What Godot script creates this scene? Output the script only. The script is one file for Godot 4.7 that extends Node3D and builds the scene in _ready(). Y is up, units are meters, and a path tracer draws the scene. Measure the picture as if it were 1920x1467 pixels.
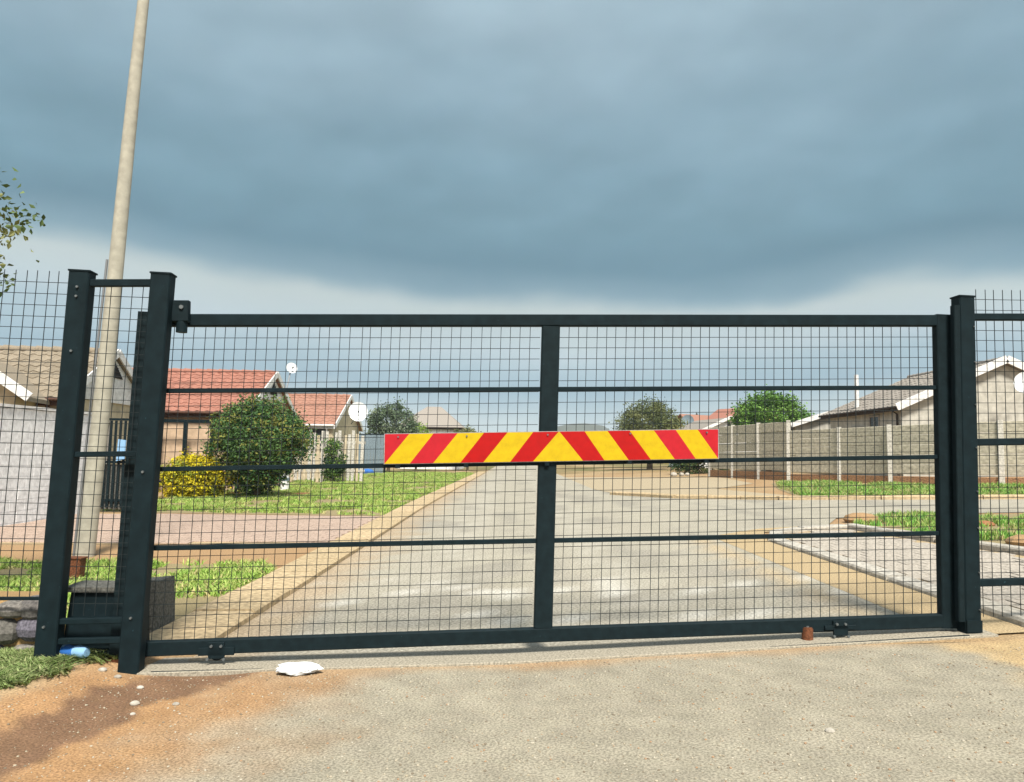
extends Node3D

var rng := RandomNumberGenerator.new()
var names := {}
var M := {}
var tex_cache := {}
var wob := FastNoiseLite.new()

# ------------------------------------------------------------------ mesh builder
class MB:
	var v := PackedVector3Array()
	var n := PackedVector3Array()
	var c := PackedColorArray()
	var col := Color(1, 1, 1)
	func tri(a: Vector3, b: Vector3, d: Vector3) -> void:
		var nn := (d - a).cross(b - a).normalized()
		v.append(a); v.append(b); v.append(d)
		n.append(nn); n.append(nn); n.append(nn)
		c.append(col); c.append(col); c.append(col)
	func quad(a: Vector3, b: Vector3, d: Vector3, e: Vector3) -> void:
		tri(a, b, d); tri(a, d, e)
	func tri_out(a: Vector3, b: Vector3, d: Vector3, mid: Vector3) -> void:
		if (d - a).cross(b - a).dot((a + b + d) / 3.0 - mid) < 0.0: tri(a, d, b)
		else: tri(a, b, d)
	func quad_out(a: Vector3, b: Vector3, d: Vector3, e: Vector3, mid: Vector3) -> void:
		tri_out(a, b, d, mid); tri_out(a, d, e, mid)
	func trin(a: Vector3, b: Vector3, d: Vector3, na: Vector3, nb: Vector3, nd: Vector3) -> void:
		if (d - a).cross(b - a).dot(na + nb + nd) < 0.0:
			v.append(a); v.append(d); v.append(b); n.append(na); n.append(nd); n.append(nb)
		else:
			v.append(a); v.append(b); v.append(d); n.append(na); n.append(nb); n.append(nd)
		c.append(col); c.append(col); c.append(col)
	# closed outline pa swept to outline pb (same count), with caps
	func loft(pa: PackedVector3Array, pb: PackedVector3Array) -> void:
		var mid := Vector3.ZERO
		for p in pa: mid += p
		for p in pb: mid += p
		mid /= float(pa.size() + pb.size())
		var k := pa.size()
		for i in k:
			var j := (i + 1) % k
			quad_out(pa[i], pa[j], pb[j], pb[i], mid)
		for i in range(1, k - 1):
			tri_out(pa[0], pa[i], pa[i + 1], mid)
			tri_out(pb[0], pb[i], pb[i + 1], mid)
	# beam from a to b; section w (across, along sx) and h (along the other axis), chamfered
	func beam(a: Vector3, b: Vector3, w: float, h: float, sx: Vector3, ch := 0.004) -> void:
		var d := (b - a).normalized()
		var x := (sx - d * sx.dot(d)).normalized()
		var y := d.cross(x).normalized()
		var hw := w / 2.0
		var hh := h / 2.0
		var pr: Array = [[-hw + ch, -hh], [hw - ch, -hh], [hw, -hh + ch], [hw, hh - ch], [hw - ch, hh], [-hw + ch, hh], [-hw, hh - ch], [-hw, -hh + ch]]
		if ch <= 0.0: pr = [[-hw, -hh], [hw, -hh], [hw, hh], [-hw, hh]]
		var pa := PackedVector3Array()
		var pb := PackedVector3Array()
		for q in pr:
			pa.append(a + x * q[0] + y * q[1]); pb.append(b + x * q[0] + y * q[1])
		loft(pa, pb)
	func box(lo: Vector3, hi: Vector3, ch := 0.006) -> void:
		var m := (lo + hi) / 2.0
		beam(Vector3(m.x, lo.y, m.z), Vector3(m.x, hi.y, m.z), hi.x - lo.x, hi.z - lo.z, Vector3.RIGHT, ch)
	func tube(path: PackedVector3Array, rad: PackedFloat32Array, sides := 8, caps := true) -> void:
		var rings: Array = []
		var nrm: Array = []
		for i in path.size():
			var d := (path[mini(i + 1, path.size() - 1)] - path[maxi(i - 1, 0)]).normalized()
			var x := d.cross(Vector3(0.13, 0.2, 0.97)).normalized()
			if absf(d.dot(Vector3(0.13, 0.2, 0.97))) > 0.9: x = d.cross(Vector3(1, 0.1, 0)).normalized()
			var y := d.cross(x)
			var r: Array = []
			var nr: Array = []
			for k in sides:
				var t := TAU * k / sides
				var q := x * cos(t) + y * sin(t)
				r.append(path[i] + q * rad[i]); nr.append(q)
			rings.append(r); nrm.append(nr)
		for i in path.size() - 1:
			for k in sides:
				var j := (k + 1) % sides
				trin(rings[i][k], rings[i][j], rings[i + 1][j], nrm[i][k], nrm[i][j], nrm[i + 1][j])
				trin(rings[i][k], rings[i + 1][j], rings[i + 1][k], nrm[i][k], nrm[i + 1][j], nrm[i + 1][k])
		if caps:
			for e in [0, path.size() - 1]:
				var inward: Vector3 = path[1] if e == 0 else path[path.size() - 2]
				for k in range(1, sides - 1):
					tri_out(rings[e][0], rings[e][k], rings[e][k + 1], inward)
	func blob(ctr: Vector3, r: Vector3, nz: FastNoiseLite, bump: float, lat := 6, lon := 9) -> void:
		var p: Array = []
		for i in lat + 1:
			var row: Array = []
			var th := PI * i / lat
			for k in lon:
				var ph := TAU * k / lon
				var d := Vector3(sin(th) * cos(ph), cos(th), sin(th) * sin(ph))
				var s := 1.0 + bump * nz.get_noise_3dv(d * 1.3 + ctr * 7.0)
				row.append(ctr + d * r * s)
			p.append(row)
		for i in lat:
			for k in lon:
				var j := (k + 1) % lon
				var a: Vector3 = p[i][k]
				var b: Vector3 = p[i][j]
				var d: Vector3 = p[i + 1][j]
				var e: Vector3 = p[i + 1][k]
				if i > 0: tri_out(a, b, d, ctr)
				if i < lat - 1: tri_out(a, d, e, ctr)
	func mesh() -> ArrayMesh:
		var arr := []
		arr.resize(Mesh.ARRAY_MAX)
		arr[Mesh.ARRAY_VERTEX] = v
		arr[Mesh.ARRAY_NORMAL] = n
		arr[Mesh.ARRAY_COLOR] = c
		var m := ArrayMesh.new()
		m.add_surface_from_arrays(Mesh.PRIMITIVE_TRIANGLES, arr)
		return m

# ------------------------------------------------------------------ scene helpers
func numbered(called: String) -> String:
	var k: int = names.get(called, 0)
	names[called] = k + 1
	return called if k == 0 else "%s_%03d" % [called, k]

func put(m: Mesh, called: String, mat: Material, parent: Node, xf := Transform3D.IDENTITY) -> MeshInstance3D:
	var o := MeshInstance3D.new()
	o.mesh = m
	o.set_surface_override_material(0, mat)
	o.transform = xf
	o.cast_shadow = GeometryInstance3D.SHADOW_CASTING_SETTING_ON
	if parent == self: o.name = numbered(called)
	else: o.name = called
	parent.add_child(o, true)
	return o

func build(b: MB, called: String, mat: Material, parent: Node) -> MeshInstance3D:
	return put(b.mesh(), called, mat, parent)

func tag(o: Node, label: String, category: String, group := "") -> void:
	o.set_meta("label", label)
	o.set_meta("category", category)
	if group != "": o.set_meta("group", group)

func thing(called: String, at: Vector3, label: String, category: String, group := "", yaw := 0.0) -> Node3D:
	var o := Node3D.new()
	o.name = numbered(called)
	add_child(o)
	o.position = at
	o.rotation.y = yaw
	tag(o, label, category, group)
	return o

func structure(o: Node) -> void:
	o.set_meta("kind", "structure")

func stuff(o: Node) -> void:
	o.set_meta("kind", "stuff")

func lin(r: float, gg: float, b: float) -> Color:
	return Color(r, gg, b).linear_to_srgb()

# grey noise picture, seamless: values spread round `mid` by `amp`
func noise_img(seed_v: int, freq: float, octaves: int, lo: float, hi: float, size := 512) -> Image:
	var f := FastNoiseLite.new()
	f.seed = seed_v
	f.noise_type = FastNoiseLite.TYPE_SIMPLEX_SMOOTH
	f.frequency = freq
	f.fractal_octaves = octaves
	f.fractal_gain = 0.6
	var im := f.get_seamless_image(size, size)
	im.convert(Image.FORMAT_L8)
	var d := im.get_data()
	for i in d.size():
		d[i] = int(clampf(lerpf(lo, hi, d[i] / 255.0), 0.0, 1.0) * 255.0)
	return Image.create_from_data(size, size, false, Image.FORMAT_L8, d)

func grain(kind: String) -> Array:
	if tex_cache.has(kind): return tex_cache[kind]
	var im: Image
	var bump := 4.0
	match kind:
		"sand": im = noise_img(11, 0.09, 4, 0.62, 1.12)
		"asphalt": im = noise_img(12, 0.13, 3, 0.58, 1.16)
		"faint": im = noise_img(34, 0.02, 4, 0.92, 1.03)
		"grit":
			im = noise_img(31, 0.055, 5, 0.6, 1.15)
		"chip":
			im = noise_img(32, 0.02, 5, 0.34, 0.46)
			var fl := noise_img(33, 0.06, 3, 0.0, 1.0)
			var d := im.get_data()
			var e := fl.get_data()
			for i in d.size():
				if e[i] > 222: d[i] = mini(255, d[i] + (e[i] - 222) * 5)
			im = Image.create_from_data(512, 512, false, Image.FORMAT_L8, d)
		"plaster": im = noise_img(13, 0.012, 5, 0.82, 1.05)
		"concrete": im = noise_img(14, 0.02, 6, 0.66, 1.12)
		"steel": im = noise_img(15, 0.03, 5, 0.75, 1.1)
		"tile": im = noise_img(16, 0.03, 5, 0.8, 1.1)
		"stone": im = noise_img(17, 0.03, 6, 0.5, 1.2)
		"wood": im = noise_img(18, 0.02, 5, 0.72, 1.1)
		_: im = noise_img(19, 0.02, 4, 0.8, 1.05)
	var bm := im.duplicate() as Image
	bm.convert(Image.FORMAT_RGBA8)
	bm.bump_map_to_normal_map(bump)
	var out := [ImageTexture.create_from_image(im), ImageTexture.create_from_image(bm)]
	tex_cache[kind] = out
	return out

func mat(c: Color, rough := 0.85, kind := "", metres := 1.0, relief := 0.0, metal := 0.0) -> StandardMaterial3D:
	var m := StandardMaterial3D.new()
	m.albedo_color = c
	m.roughness = rough
	m.metallic = metal
	m.metallic_specular = 0.35
	if kind != "":
		var t := grain(kind)
		m.albedo_texture = t[0]
		m.uv1_triplanar = true
		m.uv1_world_triplanar = true
		m.uv1_scale = Vector3.ONE / metres
		if relief > 0.0:
			m.normal_enabled = true
			m.normal_texture = t[1]
			m.normal_scale = relief
	return m

func ss(a: float, b: float, x: float) -> float:
	var t := clampf((x - a) / (b - a), 0.0, 1.0)
	return t * t * (3.0 - 2.0 * t)

# ------------------------------------------------------------------ terrain
func g(x: float, z: float) -> float:
	if x < 0.0:
		return 0.02 + 0.022 * 8.0 * tanh(x / 8.0) * (1.0 - ss(6.0, 20.0, -z))
	return 0.02 + 1.1 * tanh(x / 22.0)

func front(x: float, z: float) -> float:   # the ground before the gate, with its banks and ruts
	var h := g(x, z)
	h += 0.075 * ss(-2.15, -2.75, x + 0.12 * wob.get_noise_2d(z * 40.0, 3.0))
	h += 0.10 * ss(3.15, 4.1, x + 0.2 * wob.get_noise_2d(z * 30.0, 9.0)) * ss(-3.6, -4.6, z)
	h -= 0.02 * ss(0.45, 0.0, absf(x + 2.0 + 0.28 * (z + 4.2)))
	h += 0.006 * wob.get_noise_2d(x * 60.0, z * 60.0)
	return h

func at(x: float, z: float, up := 0.0) -> Vector3:
	return Vector3(x, g(x, z) + up, z)

func lines(parts: Array) -> PackedFloat32Array:
	var o := PackedFloat32Array()
	for p in parts:
		var x: float = p[0]
		while x < p[1] - 0.0001:
			o.append(x); x += p[2]
	o.append(parts[-1][1])
	return o

# a sheet that follows the ground inside an outline (x, z)
func sheet(called: String, poly: PackedVector2Array, off: float, m: Material, cell := 0.5, parent: Node = self, paint := false) -> MeshInstance3D:
	var lo := poly[0]
	var hi := poly[0]
	for p in poly:
		lo = lo.min(p); hi = hi.max(p)
	var b := MB.new()
	var x := floorf(lo.x / cell) * cell
	while x < hi.x:
		var z := floorf(lo.y / cell) * cell
		while z < hi.y:
			var cellp := PackedVector2Array([Vector2(x, z), Vector2(x + cell, z), Vector2(x + cell, z + cell), Vector2(x, z + cell)])
			for r in Geometry2D.intersect_polygons(cellp, poly):
				var ix := Geometry2D.triangulate_polygon(r)
				for k in range(0, ix.size(), 3):
					var q: Array = []
					for e in 3: q.append(Vector3(r[ix[k + e]].x, g(r[ix[k + e]].x, r[ix[k + e]].y) + off, r[ix[k + e]].y))
					var st := b.v.size()
					b.tri_out(q[0], q[1], q[2], q[0] - Vector3(0, 5, 0))
					if paint:
						for e in 3: b.c[st + e] = road_col(b.v[st + e].x, b.v[st + e].z)
			z += cell
		x += cell
	var o := build(b, called, m, parent)
	if parent == self: structure(o)
	return o

func poly(a: Array) -> PackedVector2Array:
	var o := PackedVector2Array()
	for i in range(0, a.size(), 2): o.append(Vector2(a[i], a[i + 1]))
	return o

# ------------------------------------------------------------------ plants
func leaf_mat(gloss := 0.6) -> StandardMaterial3D:
	var m := StandardMaterial3D.new()
	m.vertex_color_use_as_albedo = true
	m.roughness = gloss
	m.metallic_specular = 0.3
	m.cull_mode = BaseMaterial3D.CULL_DISABLED
	m.backlight_enabled = true
	m.backlight = Color(0.35, 0.4, 0.2)
	return m

func leaf(b: MB, p: Vector3, s: float, c: Color) -> void:
	var d := Vector3(rng.randfn(), rng.randfn() * 0.8 + 0.2, rng.randfn()).normalized()
	var u := d.cross(Vector3(rng.randfn(), rng.randfn(), rng.randfn())).normalized()
	b.col = c
	var a := p - d * s * 0.5
	var e := p + d * s * 0.6
	var k := d.cross(u) * s * 0.12
	b.tri(a, p + u * s * 0.32 + k, e)
	b.tri(a, e, p - u * s * 0.32 + k)

# cols: array of linear leaf colours; shape(t) scales the width at height t
func crown(ctr: Vector3, r: Vector3, clumps: int, per: int, size: float, cols: Array, spread := 0.26, bottom := -1.0, narrow := 0.0, inner := 0.35) -> MB:
	var b := MB.new()
	for i in clumps:
		var d := Vector3(rng.randfn(), rng.randfn(), rng.randfn()).normalized()
		if d.y < bottom: d.y = -d.y * 0.5
		var k := rng.randf_range(inner, 1.0)
		k = pow(k, 0.5)
		var s := k * (1.0 + 0.30 * wob.get_noise_3dv(d * 90.0 + ctr * 11.0))
		var q := d * s
		var w := 1.0 - narrow * clampf(-q.y, 0.0, 1.0)
		var p := ctr + Vector3(q.x * r.x * w, q.y * r.y, q.z * r.z * w)
		var base: Color = cols[rng.randi() % cols.size()]
		var cr := spread * rng.randf_range(0.6, 1.3)
		for j in per:
			var o := Vector3(rng.randfn(), rng.randfn() * 0.8, rng.randfn()) * cr * 0.5
			var f := rng.randf_range(0.7, 1.3)
			leaf(b, p + o, size * rng.randf_range(0.6, 1.3), Color(base.r * f, base.g * f, base.b * f))
	return b

func tree(called: String, label: String, category: String, group: String, base: Vector3, ctr: Vector3, r: Vector3, clumps: int, per: int, size: float, cols: Array, spread: float, trunk_r: float, bottom := -1.0, narrow := 0.0, limbs := 7) -> Node3D:
	var t := thing(called, base, label, category, group)
	var b := crown(ctr - base, r, clumps, per, size, cols, spread, bottom, narrow)
	build(b, "crown", M.leaf, t)
	var w := MB.new()
	var fork := (ctr - base) * 0.45
	fork.y = maxf((ctr.y - base.y) - r.y * 0.75, 0.15)
	w.tube(PackedVector3Array([Vector3(0, -0.05, 0), fork * 0.5 + Vector3(0.03, 0, 0.02), fork]), PackedFloat32Array([trunk_r * 1.25, trunk_r, trunk_r * 0.85]), 8)
	for i in limbs:
		var a := TAU * i / limbs + rng.randf() * 0.6
		var e := (ctr - base) + Vector3(cos(a) * r.x, rng.randf_range(-0.2, 0.7) * r.y, sin(a) * r.z) * 0.75
		var mid := fork.lerp(e, 0.5) + Vector3(0, 0.08 * r.y, 0)
		w.tube(PackedVector3Array([fork, mid, e]), PackedFloat32Array([trunk_r * 0.6, trunk_r * 0.35, trunk_r * 0.12]), 5, false)
	build(w, "trunk", M.bark, t)
	return t

func grass(called: String, label: String, po: PackedVector2Array, count: int, hmin: float, hmax: float, cols: Array, off := 0.0, use_front := false) -> void:
	var b := MB.new()
	for i in 9:
		var a := rng.randf() * TAU
		var p := Vector3(rng.randf_range(-0.05, 0.05), 0, rng.randf_range(-0.05, 0.05))
		var w := Vector3(cos(a), 0, sin(a)) * 0.006
		var tilt := Vector3(rng.randfn() * 0.35, 0, rng.randfn() * 0.35)
		var hh := rng.randf_range(0.6, 1.0)
		var mid := p + Vector3(0, hh * 0.55, 0) + tilt * 0.35 * 0.1
		var tip := p + Vector3(0, hh, 0) + tilt * 0.12
		b.tri(p - w, p + w, mid + w * 0.8)
		b.tri(p - w, mid + w * 0.8, mid - w * 0.8)
		b.tri(mid - w * 0.8, mid + w * 0.8, tip)
	var mm := MultiMesh.new()
	mm.transform_format = MultiMesh.TRANSFORM_3D
	mm.use_colors = true
	mm.mesh = b.mesh()
	var lo := po[0]
	var hi := po[0]
	for p in po:
		lo = lo.min(p); hi = hi.max(p)
	var xf: Array = []
	var cl: Array = []
	var tries := 0
	while xf.size() < count and tries < count * 8:
		tries += 1
		var q := Vector2(rng.randf_range(lo.x, hi.x), rng.randf_range(lo.y, hi.y))
		var rag := q + Vector2(wob.get_noise_2d(q.x * 90.0, q.y * 90.0), wob.get_noise_2d(q.x * 90.0 + 50.0, q.y * 90.0)) * 0.45
		if not Geometry2D.is_point_in_polygon(rag, po) or not Geometry2D.is_point_in_polygon(q, po): continue
		var dens := wob.get_noise_2d(q.x * 22.0 + 400.0, q.y * 22.0)
		if dens < -0.2 + rng.randf() * 0.2: continue
		var s := rng.randf_range(hmin, hmax) * (1.0 + 0.5 * dens)
		var bas := Basis(Vector3.UP, rng.randf() * TAU).scaled(Vector3(1.0 + s * 4.0, s, 1.0 + s * 4.0))
		var y := front(q.x, q.y) if use_front else g(q.x, q.y)
		xf.append(Transform3D(bas, Vector3(q.x, y + off, q.y)))
		var cc: Color = cols[rng.randi() % cols.size()]
		var f := rng.randf_range(0.8, 1.2)
		cl.append(Color(cc.r * f, cc.g * f, cc.b * f))
	mm.instance_count = xf.size()
	for i in xf.size():
		mm.set_instance_transform(i, xf[i])
		mm.set_instance_color(i, cl[i])
	var o := MultiMeshInstance3D.new()
	o.multimesh = mm
	o.material_override = M.leaf
	o.name = numbered(called)
	add_child(o)
	tag(o, label, "grass")
	stuff(o)

# ------------------------------------------------------------------ houses
func tile_mesh(tw: float, tl: float) -> ArrayMesh:
	var b := MB.new()
	var prof: Array = []
	for i in 7:
		var t := i / 6.0
		prof.append(Vector2((t - 0.5) * tw * 1.04, 0.022 + 0.022 * cos(t * TAU * 1.0 + 0.4)))
	for i in 6:
		var p: Vector2 = prof[i]
		var q: Vector2 = prof[i + 1]
		var z0 := -tl * 0.55
		var z1 := tl * 0.55
		b.quad(Vector3(p.x, p.y, z0), Vector3(q.x, q.y, z0), Vector3(q.x, q.y + 0.02, z1), Vector3(p.x, p.y + 0.02, z1))
		b.quad(Vector3(p.x, p.y + 0.02, z1), Vector3(q.x, q.y + 0.02, z1), Vector3(q.x, -0.005, z1), Vector3(p.x, -0.005, z1))
	return b.mesh()

# local axes: the ridge runs along x and ends in a gable at x = 0; +z is the near slope
func house(called: String, label: String, at_: Vector3, yaw: float, p: Dictionary, group := "") -> Node3D:
	var t := thing(called, at_, label, "house", group, yaw)
	var L: float = p.L
	var W: float = p.W
	var he: float = p.he
	var hr: float = p.hr
	var oh: float = p.get("oh", 0.3)
	var b := MB.new()
	var wy := he + (hr - he) * oh / W - 0.05
	var top := hr - 0.12 if not p.has("hip") else wy
	var ring := func(x: float) -> PackedVector3Array:
		return PackedVector3Array([Vector3(x, -0.3, W - oh), Vector3(x, wy, W - oh), Vector3(x, top, 0), Vector3(x, wy, -W + oh), Vector3(x, -0.3, -W + oh)])
	b.loft(ring.call(-oh), ring.call(-L + oh))
	build(b, "wall", p.wall, t)
	# roof deck
	b = MB.new()
	var th := 0.09
	if p.has("hip"):
		var hp: float = p.hip
		var e := [Vector3(0, he, W), Vector3(-L, he, W), Vector3(-L, he, -W), Vector3(0, he, -W)]
		var k0 := Vector3(-hp, hr, 0)
		var k1 := Vector3(-L + hp, hr, 0)
		var mid := Vector3(-L / 2, he - 1.0, 0)
		b.quad_out(e[0], e[1], k1, k0, mid); b.quad_out(e[2], e[3], k0, k1, mid)
		b.tri_out(e[0], e[3], k0, mid); b.tri_out(e[1], e[2], k1, mid)
		b.quad_out(e[0], e[1], e[2], e[3], Vector3(-L / 2, hr, 0))
	for s in ([] if p.has("hip") else [1.0, -1.0]):
		b.loft(PackedVector3Array([Vector3(0, he, W * s), Vector3(0, hr, 0), Vector3(0, hr - th, 0), Vector3(0, he - th, W * s)]),
			PackedVector3Array([Vector3(-L, he, W * s), Vector3(-L, hr, 0), Vector3(-L, hr - th, 0), Vector3(-L, he - th, W * s)]))
	var roof := build(b, "roof", p.deck, t)
	# tiles on the near slope, laid in courses
	if p.has("tiles"):
		var tw: float = p.get("tw", 0.3)
		var tl: float = p.get("tl", 0.36)
		var tm := tile_mesh(tw, tl)
		var slope := Vector3(0, he - hr, W)
		var sl := slope.length()
		var dn := slope / sl
		var up := Vector3(0, dn.z, -dn.y)
		var rows := int(sl / tl)
		var cols_n := int(p.get("tiled", L) / tw)
		var cnt := 0
		var rest := MB.new()
		for cc in cols_n:
			for r in rows:
				var c := Vector3(-(cc + 0.5) * tw, hr, 0) + dn * (r + 0.5) * sl / rows + up * (0.004 + rng.randf() * 0.006)
				var xf := Transform3D(Basis(Vector3.RIGHT, up, dn).rotated(up, rng.randf_range(-0.012, 0.012)), c)
				var mt: Material = p.tiles[rng.randi() % p.tiles.size()]
				if cnt < 300: put(tm, "roof_tile", mt, roof, xf)
				cnt += 1
		var rc := MB.new()
		var x := 0.0
		while x > -L:
			rc.tube(PackedVector3Array([Vector3(x + 0.02, hr + 0.01, 0), Vector3(maxf(x - 0.42, -L), hr + 0.035, 0)]), PackedFloat32Array([0.1, 0.11]), 8)
			x -= 0.4
		build(rc, "ridge_cap", p.tiles[0], roof)
	# barge boards, fascia
	var bw: float = p.get("barge", 0.2)
	for s in ([] if p.has("hip") else [1.0, -1.0]):
		b = MB.new()
		b.beam(Vector3(0.03, he - 0.02, (W + 0.06) * s), Vector3(0.03, hr - 0.02 + 0.03, 0.0), bw, 0.04, Vector3.UP)
		build(b, "barge_board", p.trim, t)
	b = MB.new()
	b.beam(Vector3(0, he - 0.08, W + 0.03), Vector3(-L, he - 0.08, W + 0.03), 0.17, 0.03, Vector3.UP)
	var fa := build(b, "fascia", p.get("fascia", p.trim), t)
	b = MB.new()
	b.tube(PackedVector3Array([Vector3(-0.05, he - 0.02, W + 0.1), Vector3(-L, he - 0.03, W + 0.1)]), PackedFloat32Array([0.05, 0.05]), 7)
	build(b, "gutter", p.get("fascia", p.trim), fa)
	b = MB.new()
	b.tube(PackedVector3Array([Vector3(-oh - 0.25, he - 0.06, W + 0.08), Vector3(-oh - 0.25, he - 0.25, W - oh + 0.06), Vector3(-oh - 0.25, 0.05, W - oh + 0.06)]), PackedFloat32Array([0.04, 0.04, 0.04]), 7)
	build(b, "downpipe", p.get("fascia", p.trim), t)
	if p.has("boarding"):
		b = MB.new()
		var yb: float = p.boarding
		var zz := (hr - yb) / (hr - he) * W - 0.1
		b.loft(PackedVector3Array([Vector3(-oh, yb, zz), Vector3(-oh, hr - 0.14, 0), Vector3(-oh, yb, -zz)]), PackedVector3Array([Vector3(-oh + 0.05, yb, zz), Vector3(-oh + 0.05, hr - 0.14, 0), Vector3(-oh + 0.05, yb, -zz)]))
		build(b, "gable_boarding", p.trim, t)
	if p.has("vent"):
		b = MB.new()
		var y0: float = p.vent[0]
		var y1: float = p.vent[1]
		var z0: float = p.vent[2]
		var vx := -oh + 0.055
		b.loft(PackedVector3Array([Vector3(vx, y0, z0), Vector3(vx, y1, 0), Vector3(vx, y0, -z0)]), PackedVector3Array([Vector3(vx + 0.02, y0, z0), Vector3(vx + 0.02, y1, 0), Vector3(vx + 0.02, y0, -z0)]))
		var v := build(b, "gable_vent", M.dark, t)
		for k in 3:
			b = MB.new()
			var yy := lerpf(y0, y1, 0.15 + 0.25 * k)
			var zw := z0 * (1.0 - (0.15 + 0.25 * k)) * 0.9
			b.beam(Vector3(vx + 0.03, yy, zw), Vector3(vx + 0.03, yy, -zw), 0.02, 0.03, Vector3.UP, 0.0)
			build(b, "louvre", M.dark_wood, v)
	for w in p.get("windows", []):
		window(t, w, W - oh, -oh)
	return t

# w: [face, along, bottom, width, height]; face 0 = near long wall, 1 = gable wall
func window(t: Node3D, w: Array, zf: float, xf: float) -> void:
	var o: Vector3
	var u: Vector3
	var nn: Vector3
	if w[0] == 0:
		o = Vector3(w[1], w[2], zf); u = Vector3.RIGHT; nn = Vector3.BACK
	else:
		o = Vector3(xf, w[2], w[1]); u = Vector3.FORWARD; nn = Vector3.RIGHT
	var ww: float = w[3]
	var hh: float = w[4]
	var door: bool = w.size() > 5
	var b := MB.new()
	var f := 0.06
	for e in [[Vector3.ZERO, u * ww], [Vector3.UP * hh, u * ww + Vector3.UP * hh]]:
		b.beam(o + e[0] - u * f * 0.5 + nn * 0.02, o + e[1] + u * f * 0.5 + nn * 0.02, f, 0.06, Vector3.UP)
	for e in [0.0, ww * 0.5, ww]:
		b.beam(o + u * e + nn * 0.015 + Vector3.UP * f * 0.5, o + u * e + Vector3.UP * (hh - f * 0.5) + nn * 0.015, f * (0.7 if e == ww * 0.5 else 1.0), 0.05, u)
	var fr := build(b, "door" if door else "window", M.frame, t)
	b = MB.new()
	b.loft(PackedVector3Array([o + nn * 0.004, o + u * ww + nn * 0.004, o + u * ww + Vector3.UP * hh + nn * 0.004, o + Vector3.UP * hh + nn * 0.004]), PackedVector3Array([o - nn * 0.02, o + u * ww - nn * 0.02, o + u * ww + Vector3.UP * hh - nn * 0.02, o + Vector3.UP * hh - nn * 0.02]))
	build(b, "pane", M.pane, fr)
	if not door:
		b = MB.new()
		b.beam(o - u * 0.1 + nn * 0.05 - Vector3.UP * 0.06, o + u * (ww + 0.1) + nn * 0.05 - Vector3.UP * 0.06, 0.06, 0.14, Vector3.UP)
		build(b, "sill", M.concrete, fr)

func dish(label: String, foot: Vector3, head: Vector3, r: float, aim: Vector3, m: Material) -> void:
	var t := thing("satellite_dish", foot, label, "satellite dish", "satellite dishes")
	var h := head - foot
	var ax := aim.normalized()
	var x := ax.cross(Vector3.UP).normalized()
	var y := x.cross(ax)
	var b := MB.new()
	var prev: Array = []
	for i in 5:
		var rr := r * i / 4.0
		var row: Array = []
		for k in 18:
			var a := TAU * k / 18
			row.append(h + x * cos(a) * rr + y * sin(a) * rr * 1.08 + ax * (0.35 * rr * rr / r))
		if i > 0:
			for k in 18:
				var j := (k + 1) % 18
				if i == 1: b.tri_out(prev[k], row[k], row[j], h + ax * 5.0 * -1.0)
				else: b.quad_out(prev[k], prev[j], row[j], row[k], h - ax * 5.0)
		prev = row
	build(b, "reflector", m, t)
	b = MB.new()
	b.tube(PackedVector3Array([Vector3.ZERO, h * 0.6 + Vector3(0, -0.05, 0), h - ax * 0.06]), PackedFloat32Array([0.025, 0.025, 0.025]), 6)
	build(b, "mast", M.steel_grey, t)
	b = MB.new()
	b.tube(PackedVector3Array([h - y * r * 0.9, h + ax * r * 1.0 - y * r * 0.25]), PackedFloat32Array([0.012, 0.012]), 5)
	b.blob(h + ax * r * 1.0 - y * r * 0.22, Vector3(0.05, 0.05, 0.05), wob, 0.0, 4, 6)
	build(b, "feed_arm", M.steel_grey, t)

# ------------------------------------------------------------------ gate frame of reference
const P0 := Vector3(0, 0, -5.0)
const YAW := 0.0803
func G(u: float, y: float, w := 0.0) -> Vector3:
	return P0 + Vector3(cos(YAW), 0, -sin(YAW)) * u + Vector3(sin(YAW), 0, cos(YAW)) * w + Vector3(0, y, 0)
func gu() -> Vector3: return Vector3(cos(YAW), 0, -sin(YAW))
func gn() -> Vector3: return Vector3(sin(YAW), 0, cos(YAW))

func bar(called: String, a: Vector3, b_: Vector3, w: float, h: float, sx: Vector3, m: Material, parent: Node, ch := 0.006) -> MeshInstance3D:
	var b := MB.new()
	b.beam(a, b_, w, h, sx, ch)
	return build(b, called, m, parent)

# welded wire mesh between two sloping lines in the gate's plane
func wires(u0: float, u1: float, yb: Vector2, yt: Vector2, lean: float, w: float, du := 0.068, dy := 0.0765, th := 0.0036) -> MB:
	var b := MB.new()
	var k := int((u1 - u0) / du)
	for i in range(1, k + 1):
		var u := u0 + i * (u1 - u0) / (k + 1) + rng.randfn() * 0.003
		var a := yb.x + yb.y * u
		var e := yt.x + yt.y * u
		b.beam(G(u + lean * (a - 1.2), a, w), G(u + lean * (e - 1.2), e, w + rng.randfn() * 0.002), th, th, gu(), 0.0)
	var um := (u0 + u1) / 2.0
	var hh := (yt.x + yt.y * um) - (yb.x + yb.y * um)
	var r := int(hh / dy)
	for i in range(1, r + 1):
		var t := float(i) / (r + 1) + rng.randfn() * 0.0006
		var y0 := lerpf(yb.x + yb.y * u0, yt.x + yt.y * u0, t)
		var y1 := lerpf(yb.x + yb.y * u1, yt.x + yt.y * u1, t)
		b.beam(G(u0 + lean * (y0 - 1.2), y0, w - th), G(u1 + lean * (y1 - 1.2), y1, w - th), th, th, gn(), 0.0)
	return b

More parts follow.
